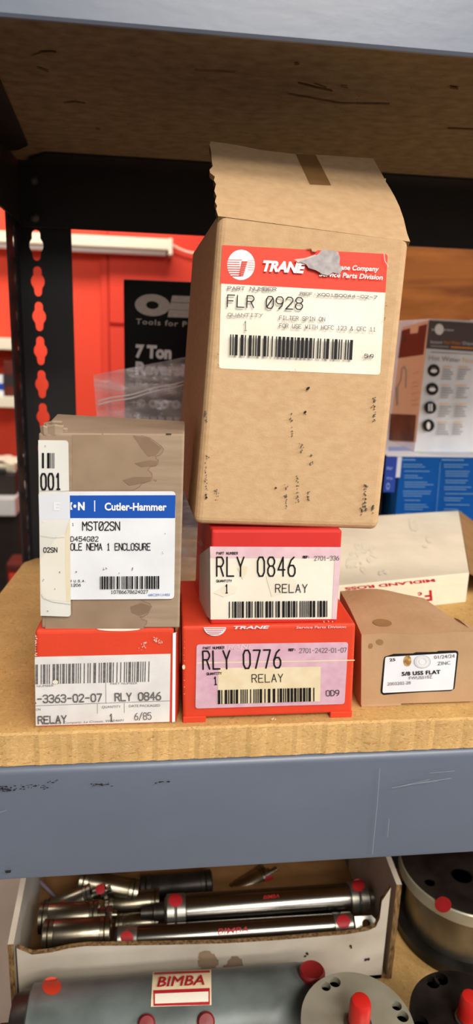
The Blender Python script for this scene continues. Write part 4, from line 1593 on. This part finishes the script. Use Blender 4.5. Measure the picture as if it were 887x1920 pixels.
# folded-out end flap, with a white tab
mb = MB()
xa, xb = at(722, 880, 1, YBL - .002).x, at(743, 880, 1, YBL - .002).x
za, zb_ = at(735, 850, 1, YBL).z, at(735, 922, 1, YBL).z
mb.box((xa, YBL - .003, zb_), (xb, YBL - .0018, zBl - 0.0004), M_BBLUE2, 0.0003)
fb = mb.build('end_flap', rL)
cv = Canvas(plane3(Vector((0, YBL - .003, 0)), Vector((1, YBL - .003, 0)), Vector((0, YBL - .003, 1))), 720, 580, 4.8)
cv.text('eur', (24, 1440), (78, 1446), 40, M_PBLUE, 0.0)
cv.text('me', (24, 1528), (76, 1534), 30, M_PBLUE, 0.0)
cv.ell((36, 1592), 15, 30, M_PBLUE, 0.1, 16, r0=0.7)
cv.build('flap_print', fb)
mb = MB()
xc = at(751, 880, 1, YBL).x
mb.box((xb, YBL - .001, at(745, 895, 1, YBL).z), (xc, YBL + .0004, zBl - .0004), M_GHOST, 0.0002)
mb.build('white_tab', rL)
cv = Canvas(plane3(Vector((0, YBL, 0)), Vector((1, YBL, 0)), Vector((0, YBL, 1))), 720, 580, 4.8)
rr = random.Random(3)
for x0_, hx in ((160, 285), (525, 715)):
    cv.quad((x0_ - 10, 1348), (hx, 1350), (hx, 1360), (x0_ - 10, 1358), M_LBLUE)
    y = 1392
    while y < 1850:
        ind = rr.choice((10, 22, 22))
        L = rr.uniform(140, 290)
        for k in range(rr.choice((1, 2, 2, 3))):
            l2 = L * rr.uniform(.6, 1.05)
            cv.quad((x0_ + ind, y), (x0_ + ind + l2, y + 2), (x0_ + ind + l2, y + 9), (x0_ + ind, y + 7), M_LBLUE)
            y += 21
        y += 18
cv.quad((500, 1370), (504, 1370), (466, 1830), (462, 1830), M_LBLUE)
cv.build('instruction_print', rL)['label'] = 'pale blue instruction text'

# plain dark block filling the dark gap beside the blue carton
mb = MB()
xa, xb = at(690, 950, 1, .83).x, at(741, 950, 1, .83).x
mb.box((xa, 0.835, ZT), (xb - .016, 0.95, zBl - 0.03), M_DARKB, 0.003)
mb.box((xa - .002, 0.833, zBl - 0.034), (xb - .014, 0.952, zBl - 0.028), M_DARKB, 0.002)
tag(mb.build('dark_block'), 'plain dark block standing left of the blue carton', 'bin')

YH = 0.825
h_c = at(804, 598, 1, YH)
h_b = at(779, 831, 1, YH)
zH0 = zBl + 0.0016
zH1 = h_c.z
rH = carton('hot_water_box', (h_c.x + .06, YH + .07, zH0), 'white and taupe hot water dispenser carton standing on the blue one', None)
xw = 0.13
ang = math.radians(10)
dL = Vector((-math.sin(math.radians(2)) * .13 - .012, 0.118, 0))
dR = Vector((xw, 0.006, 0))
b0 = Vector((h_c.x - 0.002, YH, zH0))
t0 = Vector((h_c.x, YH, zH1))
# left wall leans out: it is skewed like the carton in the picture
lt = at(752, 614, 1, YH + 0.118)
dL = Vector((lt.x - h_c.x - 0.006, 0.118, 0))
mb = MB()
mb.hexa([b0, b0 + dR, b0 + dR + dL, b0 + dL, t0, t0 + dR, t0 + dR + dL, t0 + dL], M_LABELW, 0.0012, 2)
mb.build('body', rH)
cv = Canvas(plane3(b0, b0 + dR, t0), 720, 580, 4.8)
cv.quad((406, 98), (830, 122), (830, 384), (378, 352), M_TAUPE)
cv.ell((497, 180), 40, 50, M_WHITEP, 0, 24)
cv.text('in', (430, 192), (456, 192), 24, M_GHOST, 0.02)
cv.text('erator', (538, 192), (630, 198), 24, M_GHOST, 0.01)
cv.text('Instant', (418, 306), (524, 310), 30, M_GHOST, 0.0)
cv.text('Hot Water', (538, 310), (696, 318), 30, M_ORANGE, 0.0)
cv.text('Dispenser', (708, 318), (880, 326), 30, M_GHOST, 0.0)
cv.quad((418, 322), (580, 332), (580, 344), (416, 336), M_TXTG)
cv.quad((600, 333), (800, 344), (800, 358), (600, 347), M_ORANGE)
cv.text('Hot Water', (400, 458), (686, 478), 48, M_TXTG, 0.0)
cv.text('Now', (706, 478), (830, 486), 48, M_ORANGEL, 0.0)
cv.quad((420, 380), (800, 400), (800, 408), (420, 388), M_TXTG)
for k, (x, y) in enumerate(((446, 550), (430, 716), (410, 882), (390, 1042))):
    cv.ell((x, y), 54, 56, M_INK, 0, 28)
    if k < 2:
        cv.ell((x, y + 4), 30, 18, M_WHITEP, 0, 16)
        cv.quad((x - 22, y - 26), (x + 22, y - 25), (x + 22, y - 20), (x - 22, y - 21), M_TXTG)
    elif k == 2:
        cv.quad((x - 18, y - 34), (x - 6, y - 34), (x - 6, y + 32), (x - 18, y + 32), M_WHITEP)
        cv.quad((x + 4, y - 34), (x + 18, y - 34), (x + 18, y + 32), (x + 4, y + 32), M_WHITEP)
    else:
        cv.ell((x, y + 2), 17, 34, M_WHITEP, 0, 16)
    for cx in (80, 220):
        cv.quad((x + cx, y - 40), (x + cx + rr.uniform(60, 110), y - 38), (x + cx + 90, y - 28), (x + cx, y - 30), M_ORANGEL)
        for q_ in range(5):
            L = rr.uniform(60, 112)
            cv.quad((x + cx - q_ * 3, y - 14 + q_ * 21), (x + cx + L - q_ * 3, y - 12 + q_ * 21), (x + cx + L - q_ * 3, y - 4 + q_ * 21), (x + cx - q_ * 3, y - 6 + q_ * 21), M_TXTG)
cv.build('front_print', rH)['label'] = 'taupe header and round black icons'
cv = Canvas(plane3(b0, b0 + dL, t0), 720, 580, 4.8)
cv.quad((166, 160), (404, 100), (290, 1196), (40, 1188), M_PEACH)
cv.poly([(160, 190), (392, 132), (356, 408), (128, 440)], M_MAROON)
cv.poly([(240, 160), (318, 140), (306, 212), (236, 220)], M_PEACH)
cv.ell((180, 272), 26, 32, M_BROWNP, 0, 16)
cv.line([(118, 860), (120, 700), (152, 640), (160, 540), (186, 514), (202, 560), (196, 700)], 11, M_TXTG)
cv.poly([(104, 700), (128, 690), (128, 860), (112, 862)], M_TXTG)
cv.poly([(60, 940), (292, 950), (270, 1190), (44, 1180)], M_BROWNP)
for y in (560, 640, 680, 740, 800, 840):
    cv.quad((250, y), (306, y - 6), (304, y + 6), (248, y + 12), M_ORANGEL)
cv.build('side_print', rH)['label'] = 'maroon banner with a tap drawing'
mb = MB()
mb.box((h_c.x + 0.062, YH - 0.0012, zH1 - 0.004), (h_c.x + 0.10, YH + 0.02, zH1 + 0.0012), M_GHOST, 0.0005)
mb.build('clear_tape', rH)

# ------------------------------------------------------------------ far things at the left and on the red wall
fx = thing('strip_light', at(150, 455, 1, 2.55), 'cream strip light fitting along the red wall', 'light')
pa, pb = at(322, 464, 1, 2.545), at(-180, 440, 1, 2.545)
zc_ = pa.z
mb = MB()
mb.box((-1.1, 2.50, zc_ - 0.014), (pa.x, 2.60, zc_ + 0.022), M_CREAMP, 0.004)
mb.build('housing', fx)
M = Matrix.Translation((-1.08, 2.53, zc_ - 0.020)) @ Matrix.Rotation(math.pi / 2, 4, 'Y')
mb = MB()
mb.lathe([(0.011, 0), (0.011, pa.x + 1.06)], M_WHITEP, M, 18)
mb.build('tube', fx)
mb = MB()
mb.box((pa.x - 0.012, 2.495, zc_ - 0.030), (pa.x + 0.002, 2.60, zc_ + 0.024), M_CREAMP, 0.003)
mb.build('end_cap', fx)
mb = MB()
a, b_ = at(322, 459, 1, 2.56), at(372, 476, 1, 2.56)
prev = a
for k in range(1, 9):
    q_ = a.lerp(b_, k / 8)
    q_.z -= 0.006 * math.sin(math.pi * k / 8)
    d = (q_ - prev)
    M = Matrix.Translation(prev) @ d.to_track_quat('Z', 'Y').to_matrix().to_4x4()
    mb.lathe([(0.0035, 0), (0.0035, d.length)], M_CREAMP, M, 8)
    prev = q_
mb.build('cord', fx)

# wall shelving with jumble, far left
YS = 2.40
far = thing('wall_rack', (-0.75, YS + 0.08, 0), 'white two-tier rack against the red wall with a pale bench edge below', 'rack')
zs = []
for y in (645, 754):
    z = at(10, y, 1, YS).z
    zs.append(z)
    mb = MB()
    mb.box((-1.3, YS, z - 0.018), (-0.465, YS + 0.2, z + 0.018), M_CREAMP, 0.002)
    mb.build('shelf', far)
zb1 = at(10, 932, 1, YS).z
mb = MB()
mb.box((-1.35, YS - 0.15, zb1 - 0.03), (-0.465, YS + 0.2, zb1 + 0.03), M_BENCHTOP, 0.004)
mb.build('bench_top', far)
mb = MB()
mb.box((-1.33, YS - 0.05, 0), (-0.475, YS + 0.19, zb1 - 0.03), M_DARKB, 0.003)
mb.build('cabinet', far)
for x in (-1.28, -0.485):
    mb = MB()
    mb.box((x - .012, YS + .17, zb1 + .03), (x + .012, YS + .2, 2.0), M_DARKB)
    mb.build('upright', far)
jum = [('small_carton', -0.62, 0.10, 0.10, M_PEACH, 'peach carton on the upper tier of the far rack'), ('small_carton', -0.545, 0.05, 0.07, M_LABELW, 'white carton on the upper tier of the far rack'),
       ('small_carton', -0.495, 0.04, 0.12, M_MAROON, 'maroon carton on the upper tier of the far rack')]
for nme, x, w, h, m, lab in jum:
    mb = MB()
    z0_ = zs[1] + 0.018
    mb.box((x - w / 2, YS + .02, z0_), (x + w / 2, YS + .13, z0_ + h), m, 0.003)
    mb.box((x - w / 2 - .001, YS + .019, z0_ + h * .3), (x + w / 2 + .001, YS + .022, z0_ + h * .62), M_BBLUE2 if m is M_LABELW else M_DARKB)
    tag(mb.build(nme), lab, 'box', 'cartons on the far rack')
# clutter on the bench: a black tool case, white rags and a dark hose coil
mb = MB()
zb2 = zb1 + 0.03
mb.box((-0.62, YS - .10, zb2), (-0.47, YS + .03, zb2 + 0.075), M_DARKB, 0.008)
mb.box((-0.56, YS - .105, zb2 + 0.075), (-0.50, YS - .085, zb2 + 0.09), M_BLACK, 0.004)
tag(mb.build('tool_case'), 'black tool case on the pale bench at the far left', 'case')
mb = MB()
for k in range(3):
    vs, fs = [], []
    for j in range(9):
        for i in range(13):
            x = -0.64 + 0.16 * i / 12
            y = YS - .08 + .12 * j / 8
            z = zb2 + 0.082 + 0.014 * k + 0.011 * noise.noise(Vector((x * 30, y * 30, k * 3.0)))
            vs.append((x + .01 * k, y, z))
    for j in range(8):
        for i in range(12):
            q_ = j * 13 + i
            fs.append([q_, q_ + 1, q_ + 14, q_ + 13])
    mb.add(vs, fs, M_CREAMP, True)
mb.add(*(lambda c: (c, [[0, 1, 2, 3], [4, 7, 6, 5], [0, 4, 5, 1], [1, 5, 6, 2], [2, 6, 7, 3], [3, 7, 4, 0]]))(
    [(-.63, YS - .075, zb2 + .0755), (-.475, YS - .075, zb2 + .0755), (-.475, YS + .03, zb2 + .0755), (-.63, YS + .03, zb2 + .0755),
     (-.63, YS - .075, zb2 + .104), (-.475, YS - .075, zb2 + .104), (-.475, YS + .03, zb2 + .104), (-.63, YS + .03, zb2 + .104)]), M_CREAMP)
tag(mb.build('folded_rags'), 'pale folded rags on the black tool case', 'rags')
mb = MB()
p_ = at(30, 1075, 1, 2.0)
mb.box((p_.x - .03, 2.0, 0.0), (p_.x + .06, 2.1, p_.z + .03), M_MAROON, 0.01)
mb.box((p_.x - .02, 1.995, p_.z - .08), (p_.x + .05, 2.002, p_.z), M_REDT)
tag(mb.build('fuel_can'), 'dark red can on the floor in front of the far bench', 'can')

# ------------------------------------------------------------------ bottom shelf: white carton with cylinders
YK = 0.44
kx0, kx1 = at(31, 1851, 1, YK).x, at(733, 1836, 1, YK).x
KD = 0.150
rK = thing('parts_carton', ((kx0 + kx1) / 2, YK + KD / 2, ZL), 'open white cardboard carton full of air cylinders', 'box')
tk = 0.004
mb = MB()
mb.box((kx0, YK, ZL), (kx1, YK + KD, ZL + tk), M_CARD_IN)
mb.build('base', rK)
# front wall with a scooped upper edge
pxs = [(31, 1778), (60, 1790), (95, 1786), (130, 1778), (160, 1774), (300, 1772), (420, 1769), (520, 1763), (600, 1756), (650, 1752), (690, 1745), (705, 1738), (712, 1722), (716, 1690), (722, 1681), (733, 1664)]
top = [at(x, y, 1, YK) for x, y in pxs]
n = len(top)
mb = MB()
vs = [(p.x, YK, p.z) for p in top] + [(p.x, YK, ZL) for p in top] + [(p.x, YK + tk, p.z) for p in top] + [(p.x, YK + tk, ZL) for p in top]
mb.add(vs, [[i, n + i, n + i + 1, i + 1] for i in range(n - 1)] + [[2 * n + i + 1, 3 * n + i + 1, 3 * n + i, 2 * n + i] for i in range(n - 1)], M_WCARD)
mb.add(vs, [[i, i + 1, 2 * n + i + 1, 2 * n + i] for i in range(n - 1)] + [[0, 2 * n, 3 * n, n], [n - 1, 2 * n - 1, 4 * n - 1, 3 * n - 1]], M_CUT)
oK = mb.build('front_wall', rK)
zl0, zl1 = at(28, 1768, 1, YK).z, ZL + 0.092
zr0 = at(733, 1658, 1, YK).z


def side_wall(x0, x1, za, zb_, name):
    mb = MB()
    c = [Vector((x0, YK - .001, ZL)), Vector((x1, YK - .001, ZL)), Vector((x1, YK + KD, ZL)), Vector((x0, YK + KD, ZL)),
         Vector((x0, YK - .001, za)), Vector((x1, YK - .001, za)), Vector((x1, YK + KD, zb_)), Vector((x0, YK + KD, zb_))]
    mb.add(c, [[1, 2, 6, 5], [2, 3, 7, 6], [3, 0, 4, 7], [4, 5, 6, 7]], M_WCARD)
    mb.add(c, [[0, 1, 5, 4]], M_CUT)
    return mb.build(name, rK)


side_wall(kx0 - 0.0045, kx0, zl0, zl1, 'side_wall')
side_wall(kx1 - 0.0045, kx1, zr0, ZL + 0.112, 'side_wall')
mb = MB()
mb.box((kx0, YK + KD - tk, ZL), (kx1 - .0046, YK + KD, ZL + 0.085), M_CARD_IN)
mb.build('back_wall', rK)
cv = Canvas(plane3(Vector((0, YK, 0)), Vector((1, YK, 0)), Vector((0, YK, 1))))
cv.specks([(388, 1800), (395, 1805), (440, 1808), (430, 1812)], M_CARDG_STAIN, 9, 3, 5, 8)
cv.specks([(660, 1776), (688, 1798), (575, 1790)], M_DARKB, 2.2, 3, 2, 3)
cv.merge(oK)


def air_cyl(p0, p1, r, label, body=M_STEEL, capm=M_STEELB, rod=0.0, tang=False, dots=(), tail=0.0, name='air_cylinder', rdot=0.0042, caps=True, group='air cylinders in the carton', txt=None, nut=False):
    p0, p1 = Vector(p0), Vector(p1)
    d = p1 - p0
    L = d.length
    ax = d.normalized()
    M = Matrix.Translation(p0) @ ax.to_track_quat('Z', 'Y').to_matrix().to_4x4()
    root = thing(name, p0.lerp(p1, .5) - Vector((0, 0, r)), label, 'air cylinder', group)
    mb = MB()
    cl = min(0.18 * L, 0.020)
    mb.lathe([(r * .98, cl * .9), (r, cl), (r, L - cl), (r * .98, L - cl * .9)], body, M, 36)
    mb.build('tube', root)
    if caps:
        for z0, z1 in ((0, cl), (L - cl, L)):
            mb = MB()
            mb.lathe([(r * .75, z0), (r * 1.04, z0 + cl * .12), (r * 1.04, z0 + cl * .42), (r * .97, z0 + cl * .48), (r * 1.04, z0 + cl * .55), (r * 1.04, z1 - cl * .1), (r * .8, z1)], capm, M, 36)
            mb.build('end_cap', root)
    if rod:
        mb = MB()
        mb.lathe([(r * .5, L), (r * .5, L + rod * .35), (r * .42, L + rod * .36), (r * .28, L + rod * .4), (r * .28, L + rod)], capm, M, 20)
        if nut:
            mb.lathe([(r * .62, L + rod * .4), (r * .62, L + rod * .75)], M_STEEL, M, 6, False)
        mb.build('rod', root)
    if tail:
        mb = MB()
        mb.lathe([(r * .35, -tail), (r * .38, -tail * .5), (r * .55, -tail * .45), (r * .55, 0)], M_DARKM, M, 20)
        mb.build('tail_stud', root)
    if tang:
        up_ = Vector((0, -.7, .7))
        s_ = ax.cross(up_).normalized()
        u_ = s_.cross(ax)
        P0 = p1 - s_ * r * .62 + u_ * r * .3
        hole = [(r * 1.0 + r * .38 * math.cos(a * math.pi / 8), r * .62 + r * .38 * math.sin(a * math.pi / 8)) for a in range(16)]
        plate([(0, 0), (r * 1.6, 0), (r * 1.9, r * .3), (r * 1.9, r * .95), (r * 1.6, r * 1.25), (0, r * 1.25)], [hole], P0, ax, s_, r * .6, capm, 'pivot_tang', root)
    sf = cyl_surf(p0, ax, r * 1.045)
    if dots:
        for x, y, rr_, m in dots:
            cv = Canvas(sf)
            cv.curved = True
            cv.ell((x, y), rr_, rr_, m, 0, 18)
            cv.build('colour_dot', root)['label'] = 'red dot'
    if txt:
        cv = Canvas(cyl_surf(p0, ax, r * 1.002))
        for t_, a, b_, h in txt:
            cv.text(t_, a, b_, h, M_REDDOT, 0.008, 0.2)
        cv.build('lettering', root)['label'] = 'small red lettering'
    return root


def on(px, py, y, dz=0.0):
    p = at(px, py, 1, y)
    p.z += dz
    return p


# the two long ones along the front
r1 = 0.0094
air_cyl(on(215, 1762, .462), on(662, 1733, .462), r1, 'long thin steel air cylinder at the front rim of the white carton', tang=True,
        dots=((238, 1758, 12, M_REDDOT), (644, 1728, 13, M_REDDOT)), txt=[('BIMBA', (408, 1752), (466, 1748), 11)])
r2 = 0.0128
air_cyl(on(308, 1709, .487), on(690, 1682, .487), r2, 'large steel air cylinder lying behind the thin one', rod=0.012, tail=0.02,
        dots=((329, 1688, 13, M_REDDOT), (672, 1660, 12, M_REDDOT)), txt=[('BIMBA', (494, 1686), (524, 1683), 7)])
# short ones, left end
air_cyl(on(80, 1752, .460), on(208, 1745, .460), 0.0105, 'short nickel air cylinder nearest the left front corner', M_BRASS, M_BRASS)
air_cyl(on(72, 1722, .486), on(186, 1716, .486), 0.0115, 'short nickel air cylinder with hex nut in the left of the carton', M_BRASS, M_BRASS, rod=0.015, nut=True)
air_cyl(on(84, 1714, .512), on(176, 1678, .516), 0.0105, 'slanting nickel air cylinder with a red band near the left wall', M_BRASS, M_BRASS, rod=0.016, dots=((118, 1694, 6, M_REDDOT), (188, 1668, 9, M_REDDOT)), nut=True)
air_cyl(on(146, 1650, .530), on(258, 1673, .526), 0.0115, 'brassy air cylinder crossing the back left of the carton', M_BRASS, M_BRASS)
air_cyl(on(196, 1697, .520), on(300, 1690, .520), 0.0105, 'nickel air cylinder under the crossing ones', M_BRASS, M_BRASS)
air_cyl(on(262, 1668, .545), on(398, 1656, .545), 0.012, 'dark grimy air cylinder lying along the back wall', M_DARKM, M_DARKM)
air_cyl(on(425, 1680, .545), on(500, 1640, .560), 0.010, 'bright slanting air cylinder at the middle of the back', M_BRASS, M_STEEL, dots=((505, 1650, 9, M_REDDOT),), rod=0.012)
air_cyl(on(216, 1734, .500), on(298, 1728, .500), 0.0085, 'small brass air cylinder between the short and large ones', M_BRASS, M_BRASS)
# thin wire at the left
mb = MB()
a, b_ = on(74, 1652, .55), on(112, 1690, .535)
d = b_ - a
M = Matrix.Translation(a) @ d.to_track_quat('Z', 'Y').to_matrix().to_4x4()
mb.lathe([(0.0016, 0), (0.0019, .004), (0.0016, d.length)], mat('lilac_rod', (150, 140, 160), .3, .4, var=.1), M, 12)
tag(mb.build('thin_rod'), 'thin pale lilac rod leaning in the left end of the carton', 'rod')

# big grey cylinder in front
YG, rG = 0.392, 0.0315
zG = ZL + rG
g0, g1 = Vector((at(62, 1950, 1, YG).x, YG, zG)), Vector((at(614, 1900, 1, YG).x, YG, zG))
g0.x, g1.x = -0.0905, 0.1215
root = thing('large_air_cylinder', (0.015, YG, ZL), 'big grey painted air cylinder lying in front of the white carton', 'air cylinder')
M = Matrix.Translation(g0) @ Matrix.Rotation(math.pi / 2, 4, 'Y')
Lg = g1.x - g0.x
mb = MB()
mb.lathe([(rG * .93, 0), (rG * .985, .0012), (rG * .985, .006), (rG, .007), (rG, Lg - .012), (rG * .99, Lg - .011), (rG * .99, Lg - .003), (rG * .93, Lg)], M_GPAINT, M, 64)
mb.build('tube', root)
mb = MB()
mb.lathe([(rG * .5, -.013), (rG * .80, -.0115), (rG * .86, -.006), (rG * .9, 0.001)], M_DARKM, M, 40)
mb.build('end_flange', root)
mb = MB()
mb.lathe([(0.0075, -.022), (0.0085, -.021), (0.0085, -.0128)], M_DARKM, M, 6, False)
mb.build('end_bolt', root)
sG = cyl_surf(g0, Vector((1, 0, 0)), rG)
cv = Canvas(sG, 0, 0, 1)
cv.curved = True
cv.ell((97, 1849), 18, 17, M_ORDOT, 0, 24)
cv.build('colour_dot', root)['label'] = 'orange-red dot'
P, N = sG(585, 1826)
mb = MB()
Mx = Matrix.Translation(P - N * .001) @ N.to_track_quat('Z', 'Y').to_matrix().to_4x4()
mb.lathe([(0.0098, 0), (0.0098, .003), (0.0085, .005), (0.007, .0042), (0, .004)], M_PLUG, Mx, 28)
mb.build('port_plug', root)['label'] = 'dark red port plug'
for x, y in ((275, 1921), (386, 1916)):
    P, N = sG(x, y)
    mb = MB()
    Mx = Matrix.Translation(P - N * .001) @ N.to_track_quat('Z', 'Y').to_matrix().to_4x4()
    mb.lathe([(0.0062, 0), (0.0062, .004), (0.005, .0055), (0, .0058)], M_PLUG, Mx, 20)
    mb.build('port_plug', root)
cv = Canvas(sG, 270, 1800, 5.913)
cv.quad((98, 132), (745, 108), (748, 500), (76, 520), M_CREAM, 12, 14)
cv.up(4)
cv.quad((118, 142), (730, 122), (730, 146), (118, 170), M_REDDOT, 10, 2)
cv.quad((104, 342), (730, 316), (728, 352), (104, 380), M_REDDOT, 10, 3)
cv.quad((104, 342), (122, 342), (122, 510), (108, 512), M_REDDOT, 1, 6)
cv.quad((714, 330), (730, 330), (730, 496), (716, 498), M_REDDOT, 1, 6)
cv.quad((110, 490), (730, 466), (728, 500), (110, 514), M_REDDOT, 10, 3)
cv.quad((122, 382), (714, 356), (714, 466), (122, 490), M_LABEL, 10, 6)
cv.up(3)
cv.text('BIMBA', (146, 312), (668, 288), 110, M_REDDOT, 0.0, 0.25)
cv.text('BIMBA', (150, 311), (672, 287), 110, M_REDDOT, 0.0, 0.25)
cv.text('BIMBA', (146, 308), (668, 284), 110, M_REDDOT, 0.0, 0.25)
cv.build('label', root)['label'] = 'cream and red maker label'


# flanged pumps
def flange_pump(cx, cy, ztop, r, th, rbody, label, fm, bm_, holes, cap=None, name='flanged_pump', group=None, hole_r=0.0042):
    root = thing(name, (cx, cy, ZL), label, 'pump', group)
    mb = MB()
    M = Matrix.Translation((cx, cy, 0))
    mb.lathe([(rbody * 1.15, ZL), (rbody * 1.15, ZL + .006), (rbody, ZL + .0065), (rbody, ztop - th)], bm_, M, 56)
    mb.build('body', root)
    outer = [(r * math.cos(k * math.pi / 36), r * math.sin(k * math.pi / 36)) for k in range(72)]
    hl = []
    for a, rh in holes:
        hx, hy = r * .84 * math.cos(a), r * .84 * math.sin(a)
        hl.append([(hx + rh * math.cos(k * math.pi / 10), hy + rh * math.sin(k * math.pi / 10)) for k in range(20)])
    plate(outer, hl, (cx, cy, ztop), (1, 0, 0), (0, 1, 0), th, fm, 'flange', root, bevel=0.0)
    mb = MB()
    mb.lathe([(0, ztop - th + .0006), (r * .97, ztop - th + .0006)], M_DARKM, M, 40)
    mb.build('hole_backing', root)
    return root


def cap_on(root, x, y, z, r, h, base=True):
    mb = MB()
    M = Matrix.Translation((x, y, z))
    mb.lathe([(r * 1.25, 0.0), (r * 1.25, h * .12), (r * .6, h * .13), (r * .6, h * .2)], M_STEELB, M, 24)
    mb.build('fitting', root)
    mb = MB()
    mb.lathe([(r, h * .16), (r * 1.03, h * .5), (r * .98, h * .86), (r * .82, h * .97), (r * .5, h), (0, h)], M_REDCAP, M, 28)
    mb.build('dust_cap', root)['label'] = 'red plastic dust cap'


zd = Z0 - 0.4485
c = at(671, 1919, 2, zd)
r_ = (c - at(565, 1919, 2, zd)).length
h_ang = [math.radians(a) for a in (118, 104, 18, 4, 200, 250, 300)]
pmp = flange_pump(c.x, c.y, zd, r_, 0.0055, 0.017, 'aluminium flange pump with red cap in front of the white carton', M_ALU, M_DARKM, [(a, 0.0042 if k % 2 else 0.0036) for k, a in enumerate(h_ang)])
q_ = at(672, 1924, 2, zd)
cap_on(pmp, q_.x, q_.y, zd, 0.0072, 0.023)
zd2 = Z0 - 0.452
c = at(873, 1912, 2, zd2)
r_ = (c - at(772, 1912, 2, zd2)).length
pmp = flange_pump(c.x, c.y, zd2, r_, 0.006, 0.020, 'dark grimy flange pump with red cap at the lower right', M_DARKM, M_DARKM,
                  [(math.radians(a), 0.0050) for a in (112, 98, 178, 196, 250)])
q_ = at(876, 1914, 2, zd2)
cap_on(pmp, q_.x, q_.y, zd2, 0.0068, 0.022)

# tall flanged steel pump at the right
cx, cy, zp, rp = 0.2815, 0.487, Z0 - 0.4555, 0.0605
root = thing('tall_pump', (cx, cy, ZL), 'tall round steel pump with thick flange and red dot at the right', 'pump')
M = Matrix.Translation((cx, cy, 0))
mb = MB()
mb.lathe([(0.0505, ZL + .010), (0.0505, zp - .0115)], M_STEELB, M, 72)
mb.build('body', root)
mb = MB()
mb.lathe([(0.058, ZL), (0.060, ZL + .001), (0.060, ZL + .0095), (0.058, ZL + .0105)], M_DARKM, M, 64)
mb.build('base_flange', root)
mb = MB()
mb.lathe([(0.050, zp - .012), (rp, zp - .0115), (rp, zp - .001), (rp - .001, zp)], M_ALU, M, 72)
mb.build('flange_rim', root)
outer = [((rp - .001) * math.cos(k * math.pi / 36), (rp - .001) * math.sin(k * math.pi / 36)) for k in range(72)]
hl = []
for a, rad, rh in ((150, .048, .004), (205, .049, .0045), (262, .047, .0045), (100, .048, .004), (40, .048, .004), (320, .048, .004), (230, .02, .009)):
    hx, hy = rad * math.cos(math.radians(a)), rad * math.sin(math.radians(a))
    hl.append([(hx + rh * math.cos(k * math.pi / 10), hy + rh * math.sin(k * math.pi / 10)) for k in range(20)])
plate(outer, hl, (cx, cy, zp + .0018), (1, 0, 0), (0, 1, 0), 0.0014, M_DARKM, 'top_face', root)
mb = MB()
mb.lathe([(0, zp + .0003), (rp * .95, zp + .0003)], M_HOLE_SHADE, M, 40)  # black disc below the holes, their inner shade put into its colour
mb.build('hole_backing', root)
cv = Canvas(cyl_surf(Vector((cx, cy, 0)), Vector((0, 0, 1)), rp))
cv.curved = True
cv.ell((831, 1696), 16, 15, M_REDDOT, 0.5, 20)
cv.build('colour_dot', root)['label'] = 'red dot'

# grey steel box far back on the bottom shelf
mb = MB()
gx = at(744, 1636, 2, ZL)
mb.box((gx.x - .05, gx.y + .004, ZL), (gx.x + .10, gx.y + .09, ZL + .05), M_GREY, 0.002)
mb.box((gx.x - .051, gx.y + .003, ZL + .046), (gx.x + .101, gx.y + .091, ZL + .052), M_GREY, 0.001)
tag(mb.build('steel_box'), 'blue-grey steel box behind the white carton and tall pump', 'box')
